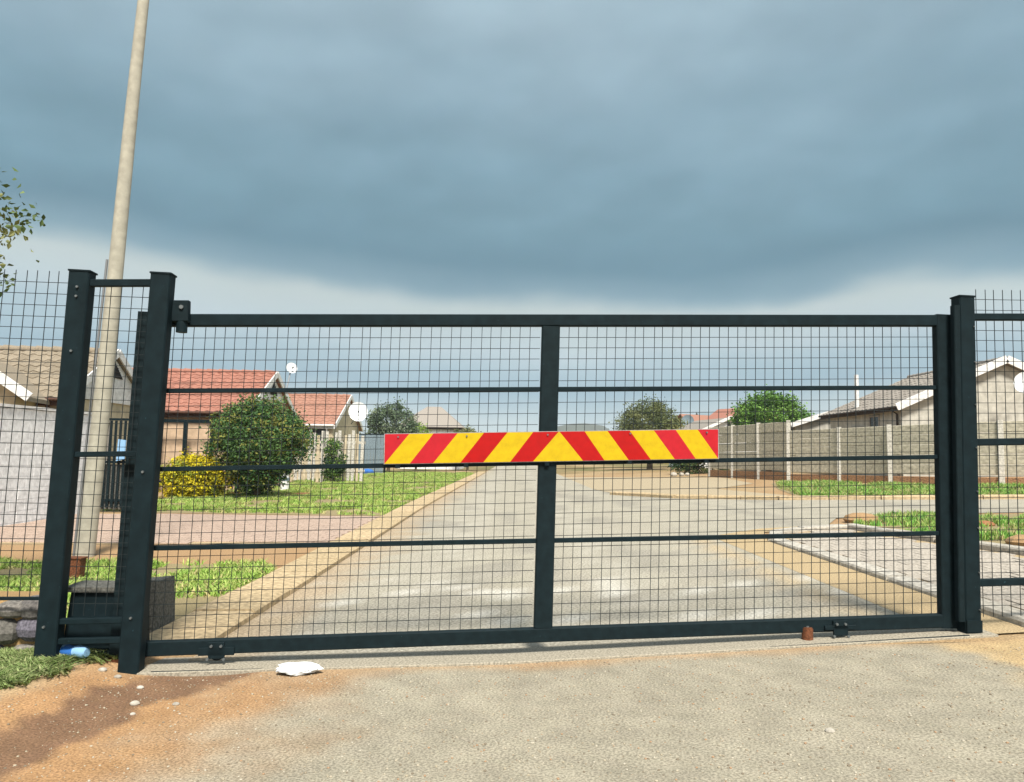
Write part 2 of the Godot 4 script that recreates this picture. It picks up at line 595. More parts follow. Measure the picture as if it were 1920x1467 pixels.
func bolt(p: Vector3, r: float, m: Material, parent: Node) -> void:
	var b := MB.new()
	b.tube(PackedVector3Array([p - gn() * 0.004, p + gn() * 0.008]), PackedFloat32Array([r, r]), 6)
	build(b, "bolt", m, parent)

# ------------------------------------------------------------------ the sky
func make_sky() -> ImageTexture:
	var w := 1024
	var h := 512
	var n1 := FastNoiseLite.new()
	n1.seed = 5; n1.frequency = 1.1; n1.fractal_octaves = 5
	var n2 := FastNoiseLite.new()
	n2.seed = 8; n2.frequency = 2.4; n2.fractal_octaves = 4
	var stops := [-90.0, 0.0, 3.0, 5.2, 6.4, 8.0, 10.6, 12.0, 14.0, 17.0, 21.0, 26.0, 33.0, 50.0, 90.0]
	var cols := [Color8(190, 190, 180), Color8(214, 224, 222), Color8(206, 219, 221), Color8(164, 190, 204), Color8(176, 199, 210), Color8(196, 212, 219), Color8(198, 211, 212), Color8(142, 171, 185), Color8(117, 151, 168), Color8(125, 159, 175), Color8(134, 166, 182), Color8(149, 177, 192), Color8(166, 190, 203), Color8(172, 190, 203), Color8(190, 203, 213)]
	var im := Image.create(w, h, false, Image.FORMAT_RGB8)
	for y in h:
		var el0 := 90.0 - (y + 0.5) / h * 180.0
		for x in w:
			var az := (x + 0.5) / w * 360.0   # column 0 looks along -z
			if az > 180.0: az -= 360.0
			var el := el0
			var d := Vector3(sin(deg_to_rad(az)) * cos(deg_to_rad(el)), sin(deg_to_rad(el)), -cos(deg_to_rad(az)) * cos(deg_to_rad(el)))
			var q := 0.0
			var f := 0.0
			if el0 > -4.0:
				# clouds: a layer seen in perspective, drawn out along the horizon
				var dd := Vector3(d.x * 1.0, d.y * 3.4, d.z * 1.0)
				q = n1.get_noise_3dv(dd * 1.5 + Vector3(3, 1, 0))
				f = n2.get_noise_3dv(Vector3(d.x * 1.6 + d.y * 1.2, d.y * 4.0 - d.x * 0.8, d.z * 1.6) * 1.6)
				# the cloud's lower edge lifts towards the left
				var lift := 1.7 * ss(-16.0, -34.0, az) * ss(-120.0, -50.0, az) + 1.0 * ss(-4.0, -16.0, az) * ss(-120.0, -50.0, az) + 1.2 * ss(20.0, 30.0, az) * ss(60.0, 40.0, az)
				el = el0 - (lift * ss(2.0, 11.0, el0)) * ss(26.0, 17.0, el0) + q * (1.4 + 3.2 * ss(13.0, 24.0, el0)) + f * 0.5
			var k := 0
			while k < stops.size() - 2 and el > stops[k + 1]: k += 1
			var t := clampf((el - stops[k]) / (stops[k + 1] - stops[k]), 0.0, 1.0)
			var c: Color = cols[k].lerp(cols[k + 1], t)
			var lum := 1.0 + 0.05 * f * ss(12.0, 18.0, el0) + 0.03 * q
			# the clearer side of the sky, where the sun stands
			var clear := ss(42.0, 105.0, absf(az)) * ss(-2.0, 10.0, el0)
			c = c.lerp(Color8(240, 244, 248), 0.85 * clear)
			im.set_pixel(x, y, Color(clampf(c.r * lum, 0, 1), clampf(c.g * lum, 0, 1), clampf(c.b * lum, 0, 1)))
	return ImageTexture.create_from_image(im)

# ================================================================== build
func _ready() -> void:
	rng.seed = 4242
	wob.seed = 21
	wob.frequency = 0.02
	wob.fractal_octaves = 4
	# camera
	var cam := Camera3D.new()
	cam.name = "camera"
	add_child(cam)
	var pitch := deg_to_rad(4.87)
	var roll := deg_to_rad(1.0)
	var fw := Vector3(0, sin(pitch), -cos(pitch))
	var rt := Vector3.RIGHT
	var upv := rt.cross(fw)
	var r2 := rt * cos(roll) + upv * sin(roll)
	var u2 := upv * cos(roll) - rt * sin(roll)
	cam.transform = Transform3D(Basis(r2, u2, -fw), Vector3(0, 1.35, 0))
	cam.fov = rad_to_deg(2.0 * atan(733.5 / 1390.0))
	cam.near = 0.05
	cam.far = 6000.0
	cam.current = true
	# sky
	var env := Environment.new()
	env.background_mode = Environment.BG_SKY
	var sky := Sky.new()
	var sm := PanoramaSkyMaterial.new()
	sm.panorama = make_sky()
	sm.energy_multiplier = 0.463
	sky.sky_material = sm
	env.sky = sky
	env.tonemap_mode = Environment.TONE_MAPPER_LINEAR
	env.tonemap_exposure = 2.15
	env.fog_enabled = true
	env.fog_density = 0.0004
	env.fog_light_color = Color8(196, 212, 222)
	env.sdfgi_enabled = true
	env.ssao_enabled = true
	env.ssil_enabled = true
	var we := WorldEnvironment.new()
	we.name = "world_environment"
	we.environment = env
	add_child(we)
	# sun: behind the camera, a little to the right, through thin cloud
	var sun := DirectionalLight3D.new()
	sun.name = "sun"
	sun.light_energy = 1.05
	sun.light_color = Color(1.0, 0.97, 0.92)
	sun.light_angular_distance = 12.0
	sun.shadow_enabled = true
	var el := deg_to_rad(52.0)
	var dir := Vector3(-0.22 * cos(el), -sin(el), -0.975 * cos(el))
	sun.basis = Basis.looking_at(dir, Vector3.UP)
	add_child(sun)
	print("sky done")
	materials()
	terrain()
	print("terrain done")
	gate()
	left_side()
	print("left done")
	right_side()
	far_things()
	foreground()
	print("all done")

func materials() -> void:
	M.leaf = leaf_mat()
	M.bark = mat(lin(0.16, 0.12, 0.08), 0.95, "stone", 0.6, 0.5)
	M.gate = mat(lin(0.046, 0.105, 0.132), 0.6, "chip", 1.3, 0.15)
	M.gate2 = mat(lin(0.052, 0.108, 0.132), 0.62, "chip", 0.9, 0.2)
	M.gate.metallic_specular = 0.22
	M.gate2.metallic_specular = 0.22
	M.wire = mat(lin(0.012, 0.018, 0.02), 0.6)
	M.bolt = mat(lin(0.16, 0.18, 0.185), 0.5, "", 1.0, 0.0, 0.6)
	M.steel_grey = mat(lin(0.22, 0.23, 0.24), 0.5, "", 1.0, 0.0, 0.5)
	M.red = mat(lin(0.37, 0.002, 0.002), 0.5, "faint", 0.7)
	M.red_sheen = mat(lin(0.42, 0.011, 0.02), 0.45, "faint", 0.7)  # outer stripes: reflected sheen put into the red as a paler tone
	M.yellow = mat(lin(0.52, 0.36, 0.003), 0.5, "faint", 0.7)
	M.alu = mat(lin(0.4, 0.41, 0.42), 0.5, "steel", 0.5, 0.0, 0.5)
	M.white = mat(lin(0.84, 0.85, 0.86), 0.8, "plaster", 2.0, 0.1)
	M.whites = []
	for i in 3: M.whites.append(mat(lin(0.83 + 0.02 * i, 0.84 + 0.02 * i, 0.85 + 0.02 * i), 0.8, "plaster", 1.0, 0.3))
	M.white_trim = mat(lin(0.74, 0.74, 0.73), 0.6, "plaster", 1.2)
	M.cream = mat(lin(0.56, 0.48, 0.34), 0.85, "plaster", 2.5, 0.15)
	M.peach = mat(lin(0.58, 0.43, 0.30), 0.85, "plaster", 2.5, 0.15)
	M.beige = mat(lin(0.46, 0.45, 0.40), 0.9, "plaster", 2.5, 0.15)
	M.brown_trim = mat(lin(0.10, 0.05, 0.035), 0.6, "wood", 0.8)
	M.dark = mat(lin(0.02, 0.018, 0.018), 0.8)
	M.dark_wood = mat(lin(0.045, 0.035, 0.03), 0.8)
	M.frame = mat(lin(0.30, 0.28, 0.25), 0.6)
	M.pane = mat(lin(0.03, 0.04, 0.045), 0.12)
	M.concrete = mat(lin(0.36, 0.35, 0.32), 0.9, "concrete", 1.0, 0.5)
	M.rough_concrete = mat(lin(0.15, 0.15, 0.135), 0.95, "stone", 0.5, 1.0)
	M.slab = mat(lin(0.56, 0.52, 0.41), 0.92, "concrete", 1.3, 0.3)
	M.slab2 = mat(lin(0.51, 0.475, 0.375), 0.92, "concrete", 1.1, 0.3)
	M.slab_red = mat(lin(0.42, 0.24, 0.13), 0.95, "stone", 1.0, 0.4)
	M.post_white = mat(lin(0.60, 0.58, 0.52), 0.9, "concrete", 0.9, 0.2)
	M.asphalt = mat(Color(1, 1, 1), 0.92, "grit", 0.9, 0.3)
	M.asphalt.vertex_color_use_as_albedo = true
	M.asphalt2 = mat(lin(0.32, 0.30, 0.27), 0.92, "asphalt", 1.4, 0.5)
	M.kerb = []
	for i in 4: M.kerb.append(mat(lin(0.50 + 0.02 * i, 0.39 + 0.014 * i, 0.235 + 0.01 * i), 0.92, "concrete", 0.7 + 0.1 * i, 0.4))
	M.kerb_white = []
	for i in 3: M.kerb_white.append(mat(lin(0.46 + 0.03 * i, 0.43 + 0.03 * i, 0.37 + 0.03 * i), 0.9, "concrete", 0.6 + 0.1 * i, 0.4))
	M.sand = mat(lin(0.50, 0.385, 0.225), 0.95, "sand", 0.9, 0.6)
	M.soil = mat(lin(0.42, 0.27, 0.14), 0.95, "sand", 1.0, 0.6)
	M.soil_red = mat(lin(0.36, 0.17, 0.08), 0.95, "sand", 1.0, 0.6)
	M.turf = mat(lin(0.33, 0.27, 0.145), 0.95, "sand", 0.8, 0.6)
	M.pink = []
	for i in 5: M.pink.append(mat(lin(0.48 + 0.02 * sin(i * 2.1), 0.365 + 0.015 * sin(i * 2.1), 0.295 + 0.012 * sin(i * 2.1)), 0.92, "concrete", 0.5, 0.3))
	M.grey_paver = []
	for i in 5: M.grey_paver.append(mat(lin(0.46 + 0.02 * sin(i * 2.1), 0.415 + 0.018 * sin(i * 2.1), 0.355 + 0.015 * sin(i * 2.1)), 0.92, "concrete", 0.5, 0.3))
	M.tan_tiles = []
	for i in 5: M.tan_tiles.append(mat(lin(0.255 + 0.035 * sin(i * 2.3), 0.215 + 0.03 * sin(i * 2.3), 0.16 + 0.024 * sin(i * 2.3)), 0.9, "tile", 0.9, 0.3))
	M.red_tiles = []
	for i in 5: M.red_tiles.append(mat(lin(0.33 + 0.035 * sin(i * 2.3), 0.15 + 0.016 * sin(i * 2.3), 0.11 + 0.012 * sin(i * 2.3)), 0.85, "tile", 0.9, 0.3))
	M.pink_tiles = []
	for i in 5: M.pink_tiles.append(mat(lin(0.34 + 0.03 * sin(i * 2.3), 0.18 + 0.016 * sin(i * 2.3), 0.13 + 0.012 * sin(i * 2.3)), 0.9, "tile", 0.9, 0.3))
	M.grey_tiles = []
	for i in 5: M.grey_tiles.append(mat(lin(0.28 + 0.025 * sin(i * 2.3), 0.255 + 0.022 * sin(i * 2.3), 0.225 + 0.02 * sin(i * 2.3)), 0.9, "tile", 0.9, 0.3))
	M.stone = []
	for i in 5: M.stone.append(mat(lin(0.20 + 0.06 * sin(i * 1.9), 0.19 + 0.055 * sin(i * 1.9), 0.185 + 0.045 * sin(i * 2.2)), 0.95, "stone", 0.35, 0.8))
	M.mortar = mat(lin(0.44, 0.29, 0.13), 0.95, "sand", 0.5, 0.8)
	M.pole = mat(lin(0.40, 0.385, 0.32), 0.85, "plaster", 1.2, 0.2)
	M.rust = mat(lin(0.20, 0.075, 0.035), 0.9, "stone", 0.4, 0.5)
	M.blue = mat(lin(0.03, 0.13, 0.42), 0.35)
	M.pale_blue = mat(lin(0.22, 0.40, 0.62), 0.4)
	M.lump = mat(lin(0.60, 0.65, 0.68), 0.45)
	M.sheet_blue = mat(lin(0.19, 0.25, 0.29), 0.5, "steel", 1.0, 0.1)
	M.dish_white = mat(lin(0.72, 0.75, 0.77), 0.5)
	M.yellow_wall = mat(lin(0.58, 0.48, 0.17), 0.85, "plaster", 2.5)

# ------------------------------------------------------------------ ground, road, paving
func terrain() -> void:
	# one ground sheet out to the horizon
	var b := MB.new()
	var xs := lines([[-3000, -1000, 1000], [-1000, -200, 400], [-200, -40, 40], [-40, -18, 5], [-18, 26, 0.5], [26, 60, 6], [60, 260, 50], [260, 1000, 370], [1000, 3000, 1000]])
	var zs := lines([[-3200, -800, 800], [-800, -140, 165], [-140, -60, 8], [-60, 4, 0.5], [4, 40, 12], [40, 400, 180]])
	var gcol := func(x: float, z: float) -> Color:
		var q := wob.get_noise_2d(x * 9.0, z * 9.0)
		var c := Color(0.45, 0.335, 0.19).lerp(Color(0.40, 0.24, 0.12), clampf(0.45 + q, 0, 1))
		var far_green := ss(-38.0, -55.0, z) * clampf(0.5 + q * 1.5, 0, 1)
		c = c.lerp(Color(0.16, 0.16, 0.06), far_green)
		if x < -2.6 and z < -8.6 and z > -11.0: c = c.lerp(Color(0.40, 0.25, 0.13), 0.6)
		return c
	for i in xs.size() - 1:
		for k in zs.size() - 1:
			var x0 := xs[i]
			var x1 := xs[i + 1]
			var z0 := zs[k]
			var z1 := zs[k + 1]
			if x0 > -6.0 and x1 < 7.0 and z0 >= -5.0 and z1 <= 4.0: continue
			var p := [Vector3(x0, g(x0, z0), z0), Vector3(x1, g(x1, z0), z0), Vector3(x1, g(x1, z1), z1), Vector3(x0, g(x0, z1), z1)]
			for t in [[0, 1, 2], [0, 2, 3]]:
				var st := b.v.size()
				b.tri_out(p[t[0]], p[t[1]], p[t[2]], Vector3(p[0].x, -50, p[0].z))
				for e in 3: b.c[st + e] = gcol.call(b.v[st + e].x, b.v[st + e].z)
	var gm := mat(Color(1, 1, 1), 0.95, "sand", 1.3, 0.5)
	gm.vertex_color_use_as_albedo = true
	var ground := build(b, "ground", gm, self)
	structure(ground)
	# sandy apron before the gate
	b = MB.new()
	xs = lines([[-6, -3.6, 0.4], [-3.6, 3.6, 0.05], [3.6, 7, 0.1]])
	zs = lines([[-5.0, -2.6, 0.05], [-2.6, 4.0, 0.6]])
	var hgt: Array = []
	var colr: Array = []
	for i in xs.size():
		var hr: Array = []
		var cr: Array = []
		for k in zs.size():
			var x := xs[i]
			var z := zs[k]
			var edge: bool = i == 0 or i == xs.size() - 1 or k == zs.size() - 1
			hr.append(g(x, z) if edge else front(x, z))
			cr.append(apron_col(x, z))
		hgt.append(hr); colr.append(cr)
	for i in xs.size() - 1:
		for k in zs.size() - 1:
			var q := [[i, k], [i + 1, k], [i + 1, k + 1], [i, k + 1]]
			for t in [[0, 1, 2], [0, 2, 3]]:
				var pp: Array = []
				for e in 3: pp.append(Vector3(xs[q[t[e]][0]], hgt[q[t[e]][0]][q[t[e]][1]], zs[q[t[e]][1]]))
				var a: Vector3 = pp[0]
				if (pp[2] - a).cross(pp[1] - a).y < 0.0: t = [t[0], t[2], t[1]]
				for e in 3:
					var ii: int = q[t[e]][0]
					var kk: int = q[t[e]][1]
					b.v.append(Vector3(xs[ii], hgt[ii][kk], zs[kk]))
					b.c.append(colr[ii][kk])
					var i0 := maxi(ii - 1, 0)
					var i1 := mini(ii + 1, xs.size() - 1)
					var k0 := maxi(kk - 1, 0)
					var k1 := mini(kk + 1, zs.size() - 1)
					b.n.append(Vector3(-(hgt[i1][kk] - hgt[i0][kk]) / (xs[i1] - xs[i0]), 1.0, -(hgt[ii][k1] - hgt[ii][k0]) / (zs[k1] - zs[k0])).normalized())
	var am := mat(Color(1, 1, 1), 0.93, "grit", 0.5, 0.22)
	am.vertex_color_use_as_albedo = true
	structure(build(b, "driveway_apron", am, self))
	# concrete beam with a thin dark strip along its near edge
	b = MB.new()
	b.beam(G(-3.2, g(-3.2, -5.0) - 0.135, 0.0), G(0, 0.02 - 0.125, 0.0), 0.34, 0.28, gn())
	b.beam(G(0, 0.02 - 0.125, 0.0), G(3.3, g(3.3, -5.2) - 0.125, 0.0), 0.34, 0.28, gn())
	var track := build(b, "gate_track", mat(lin(0.40, 0.365, 0.29), 0.92, "grit", 0.6, 0.4), self)
	structure(track)
	b = MB.new()
	b.beam(G(-2.2, g(-2.2, -5.0) + 0.004, 0.15), G(0, 0.021, 0.15), 0.016, 0.016, gn())
	b.beam(G(0, 0.021, 0.15), G(3.1, g(3.1, -5.2) + 0.012, 0.15), 0.016, 0.016, gn())
	build(b, "track_edge_strip", M.gate2, track)
	# road beyond the gate
	sheet("road", poly([-2.06, -4.9, 3.0, -5.1, 3.0, -11.2, 4.0, -12.0, 5.2, -12.25, 5.8, -13.3, 7.0, -13.75, 9.0, -13.5, 30, -9.5, 30, -13.2, 15, -15.4, 9.75, -17.0, 6.6, -18.2, 4.6, -19.8, 3.3, -22.2, 2.9, -26.0, 2.9, -60, 2.5, -125, -1.2, -125, -1.75, -60, -1.95, -30, -2.06, -18]), 0.012, M.asphalt, 0.25, self, true)
	# sandy gutter on the right
	sheet("gutter", poly([3.0, -5.1, 3.6, -5.15, 3.58, -10.4, 3.9, -11.5, 5.2, -12.0, 5.2, -12.25, 4.0, -12.0, 3.0, -11.2]), 0.014, M.sand)
	sheet("sand_verge", poly([2.9, -26.5, 3.3, -22.4, 4.7, -20.1, 6.6, -18.6, 7.4, -19.9, 6.6, -24.0, 8.8, -27.0, 9.4, -33.0, 2.9, -40]), 0.010, mat(lin(0.47, 0.39, 0.265), 0.95, "sand", 0.9, 0.6), 1.0)
	sheet("soil_bed", poly([-9.0, -22.0, -6.3, -22.0, -6.0, -25.0, -9.0, -26.0]), 0.012, M.soil_red)
	sheet("footpath", poly([-8.6, -32.6, -3.8, -34.2, -3.8, -35.6, -8.6, -34.0]), 0.014, M.post_white, 1.0)
	sheet("soil_strip", poly([-9, -9.25, -2.62, -9.0, -2.62, -10.9, -9, -10.6]), 0.008, M.soil)
	# kerb stones
	kerb_row("kerb", poly([-2.32, -5.18, -2.33, -16.0, -2.2, -30.0, -2.0, -52.0]), 0.52, 0.075, M.kerb)
	kerb_row("kerb", poly([3.69, -5.0, 3.69, -10.4, 4.02, -11.3, 4.5, -11.6, 5.25, -11.75]), 0.2, 0.06, M.kerb_white)
	kerb_row("kerb", poly([5.32, -11.75, 5.62, -9.8, 5.92, -8.4, 6.6, -7.0]), 0.17, 0.08, M.kerb_white)
	kerb_row("kerb", poly([3.15, -22.6, 4.5, -20.05, 6.6, -18.35, 9.75, -17.15, 16, -15.3]), 0.35, 0.10, M.kerb)
	# turf under the grass
	sheet("verge", poly([-2.6, -5.6, -2.62, -8.4, -2.8, -9.05, -9, -9.3, -9, -5.6]), 0.012, M.turf)
	sheet("verge", poly([-2.58, -15.7, -2.46, -30, -2.3, -50, -9, -50, -9.2, -32, -8.9, -22, -9.2, -15.7]), 0.006, M.turf, 1.0)
	sheet("verge", poly([5.42, -11.8, 5.85, -13.0, 7.0, -13.5, 9.0, -13.25, 16, -11.9, 16, -6.5, 6.75, -7.0, 6.05, -8.4, 5.75, -9.8]), 0.008, M.turf)
	sheet("verge", poly([7.3, -18.7, 9.8, -17.5, 16, -15.6, 16.6, -17.8, 12.7, -22.5, 10.3, -27.0, 9.3, -26.6, 8.2, -22.8]), 0.008, M.turf)
	# paving
	paving("driveway_paving", poly([-9.0, -10.75, -2.6, -11.1, -2.6, -15.6, -9.0, -15.3]), M.pink, "left")
	paving("forecourt_paving", poly([3.82, -5.0, 3.82, -10.4, 4.15, -11.15, 4.6, -11.42, 5.2, -11.6, 5.5, -9.8, 5.8, -8.35, 6.45, -7.0, 6.6, -5.0]), M.grey_paver, "right")
	# grass blades
	var green := [Color(0.24, 0.37, 0.08), Color(0.31, 0.42, 0.10), Color(0.38, 0.45, 0.13), Color(0.20, 0.34, 0.06), Color(0.23, 0.36, 0.07), Color(0.42, 0.38, 0.17)]
	var lush := [Color(0.14, 0.32, 0.06), Color(0.19, 0.36, 0.07), Color(0.30, 0.38, 0.11), Color(0.38, 0.35, 0.16)]
	grass("grass", "short bright grass on the verge between the gate and the brown soil strip", poly([-2.62, -5.25, -2.62, -8.3, -2.85, -9.0, -8, -9.2, -8, -5.25]), 10500, 0.03, 0.10, green, 0.01)
	grass("grass", "long lawn left of the road between pink paving and the bushes", poly([-2.62, -15.8, -2.5, -30, -2.35, -49, -8.5, -49, -9.0, -32, -8.7, -16.0]), 22000, 0.04, 0.13, green, 0.005)
	grass("grass", "patchy grass island right of the grey paving and its white kerb", poly([5.5, -11.9, 5.9, -12.9, 7.0, -13.4, 9.0, -13.15, 14, -12.2, 14, -7.5, 6.9, -7.3, 6.15, -8.5, 5.85, -9.8]), 7000, 0.04, 0.14, lush, 0.005)
	grass("grass", "green grass strip along the foot of the concrete panel wall", poly([7.5, -18.8, 9.8, -17.7, 16, -15.8, 16.4, -17.8, 12.6, -22.3, 10.2, -26.6, 9.4, -26.2, 8.3, -22.8]), 9000, 0.06, 0.18, lush, 0.005)
	grass("grass", "dull green grass tuft at the foreground left beside the stone wall", poly([-3.1, -3.9, -2.72, -4.2, -2.6, -4.5, -2.5, -4.85, -2.75, -5.0, -4.2, -5.0, -4.2, -3.8]), 7000, 0.025, 0.06, [Color(0.19, 0.26, 0.09), Color(0.24, 0.30, 0.12), Color(0.15, 0.22, 0.07), Color(0.29, 0.31, 0.15)], 0.0, true)

func road_col(x: float, z: float) -> Color:
	var q := wob.get_noise_2d(x * 35.0 + 300.0, z * 12.0)
	var q2 := wob.get_noise_2d(x * 150.0 + 40.0, z * 110.0)
	var c := Color(0.425, 0.395, 0.32)
	# worn paler wheel paths, dark tar patches, sand washed in along the edges
	var wheel := maxf(ss(0.5, 0.1, absf(x + 0.75 + 0.2 * q)), ss(0.5, 0.1, absf(x - 1.15 + 0.2 * q)))
	c = c.lerp(Color(0.49, 0.465, 0.40), 0.5 * wheel * clampf(0.7 + q2, 0, 1))
	c = c.lerp(Color(0.31, 0.29, 0.245), 0.6 * ss(0.16, 0.30, q))
	c = c.lerp(Color(0.62, 0.60, 0.54), 0.8 * ss(0.22, 0.34, q2) * ss(-5.2, -6.0, z) * ss(-8.5, -7.0, z))
	if x < 2.9:
		c = c.lerp(Color(0.48, 0.36, 0.23), 0.75 * ss(-1.35, -2.0, x + 0.45 * q2 + 0.2 * q))
		if z > -11.0: c = c.lerp(Color(0.50, 0.39, 0.24), 0.75 * ss(2.35, 2.95, x + 0.5 * q2))
	var f := 1.0 + 0.16 * q2
	return Color(c.r * f, c.g * f, c.b * f)

func apron_col(x: float, z: float) -> Color:
	var q := wob.get_noise_2d(x * 55.0, z * 55.0)
	var q2 := wob.get_noise_2d(x * 190.0 + 77.0, z * 190.0)
	var tan_c := Color(0.36, 0.33, 0.255)
	var soil := Color(0.43, 0.255, 0.125)
	var dark_brown := Color(0.20, 0.118, 0.072)
	var c := tan_c
	# red soil washed onto the tar from the left
	var s := ss(-0.55, -1.75, x + 0.55 * q + 0.12 * q2 + 0.35 * ss(-4.2, -3.2, z))
	c = c.lerp(soil, s)
	# paler sand pushed up against the right-hand post
	c = c.lerp(Color(0.50, 0.37, 0.20), ss(2.75, 3.15, x + 0.35 * q + 0.1 * q2) * ss(-3.8, -4.25, z + 0.3 * q))
	c = c.lerp(Color(0.47, 0.31, 0.17), 0.75 * ss(-4.62, -4.85, z + 0.08 * x + 0.12 * q))
	# darker brown band along the runnel beside the kerb
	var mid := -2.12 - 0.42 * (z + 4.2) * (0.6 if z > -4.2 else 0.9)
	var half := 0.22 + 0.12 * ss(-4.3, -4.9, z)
	var dark_mask := ss(half + 0.05, half - 0.05, absf(x - mid - 0.18 * q) + 0.08 * q2)
	dark_mask *= ss(-2.95, -3.25, z + 0.1 * q)
	c = c.lerp(dark_brown, dark_mask * 0.9)
	# bare pale earth on the bank
	var bank := ss(-2.5, -2.72, x + 0.15 * q)
	c = c.lerp(Color(0.50, 0.37, 0.22), bank * (1.0 - dark_mask))
	var f := 1.0 + 0.10 * q + 0.22 * q2
	return Color(c.r * f, c.g * f, c.b * f)

func kerb_row(called: String, line: PackedVector2Array, w: float, h: float, mats: Array) -> void:
	var root := Node3D.new()
	root.name = numbered(called)
	add_child(root)
	structure(root)
	for i in line.size() - 1:
		var a := line[i]
		var e := line[i + 1]
		var k := maxi(1, int(round((e - a).length() / 1.0)))
		for j in k:
			var p := a.lerp(e, (j + 0.012) / k)
			var q := a.lerp(e, (j + 0.988) / k)
			var d := (q - p).normalized()
			var s := Vector2(-d.y, d.x)
			var b := MB.new()
			var ra := PackedVector3Array()
			var rb := PackedVector3Array()
			var dy := rng.randf_range(-0.008, 0.008)
			for o in [[-0.5, -0.1], [-0.5, h - 0.02], [-0.44, h], [0.44, h], [0.5, h - 0.02], [0.5, -0.1]]:
				var p2: Vector2 = p + s * w * o[0]
				var q2: Vector2 = q + s * w * o[0]
				ra.append(Vector3(p2.x, g(p2.x, p2.y) + o[1] + dy, p2.y))
				rb.append(Vector3(q2.x, g(q2.x, q2.y) + o[1] + dy, q2.y))
			b.loft(ra, rb)
			build(b, "kerb_stone", mats[rng.randi() % mats.size()], root)

func paving(called: String, po: PackedVector2Array, mats: Array, which: String) -> void:
	var root := sheet(called, po, 0.008, M.sand)
	var lo := po[0]
	var hi := po[0]
	for p in po:
		lo = lo.min(p); hi = hi.max(p)
	var pw := 0.21
	var pl := 0.21
	var b := MB.new()
	b.box(Vector3(-pw / 2 + 0.004, -0.02, -pl / 2 + 0.004), Vector3(pw / 2 - 0.004, 0.022, pl / 2 - 0.004), 0.006)
	var m := b.mesh()
	var spots: Array = []
	var z := lo.y
	var row := 0
	while z < hi.y:
		var x := lo.x + (0.5 * pw if row % 2 == 1 else 0.0)
		while x < hi.x:
			var c := Vector2(x + pw / 2, z + pl / 2)
			var ok := true
			for e in [Vector2(-pw, -pl), Vector2(pw, -pl), Vector2(pw, pl), Vector2(-pw, pl)]:
				if not Geometry2D.is_point_in_polygon(c + e * 0.45, po): ok = false
			if ok: spots.append(c)
			x += pw
		z += pl
		row += 1
	spots.sort_custom(func(p, q): return p.length_squared() < q.length_squared())
	if which == "left": spots = spots.filter(func(p): return p.x > -8.8)
	var rest := MB.new()
	var cnt := 0
	for c in spots:
		var yy := g(c.x, c.y) + rng.randf_range(-0.002, 0.002)
		# shown in the photograph: inside the picture's edges
		var seen: bool = absf(c.x / c.y) < 0.68
		if seen and cnt < 300:
			var bas := Basis(Vector3.BACK, atan(g(c.x + 0.1, c.y) / 0.1 - g(c.x, c.y) / 0.1)).rotated(Vector3.UP, rng.randf_range(-0.015, 0.015))
			put(m, "paver", mats[rng.randi() % mats.size()], root, Transform3D(bas, Vector3(c.x, yy, c.y)))
			cnt += 1
		else:
			rest.box(Vector3(c.x - pw / 2 + 0.004, yy - 0.02, c.y - pl / 2 + 0.004), Vector3(c.x + pw / 2 - 0.004, yy + 0.022, c.y + pl / 2 - 0.004), 0.006)
	if rest.v.size() > 0:
		var o := build(rest, "paver_field", mats[0], root)
		stuff(o)

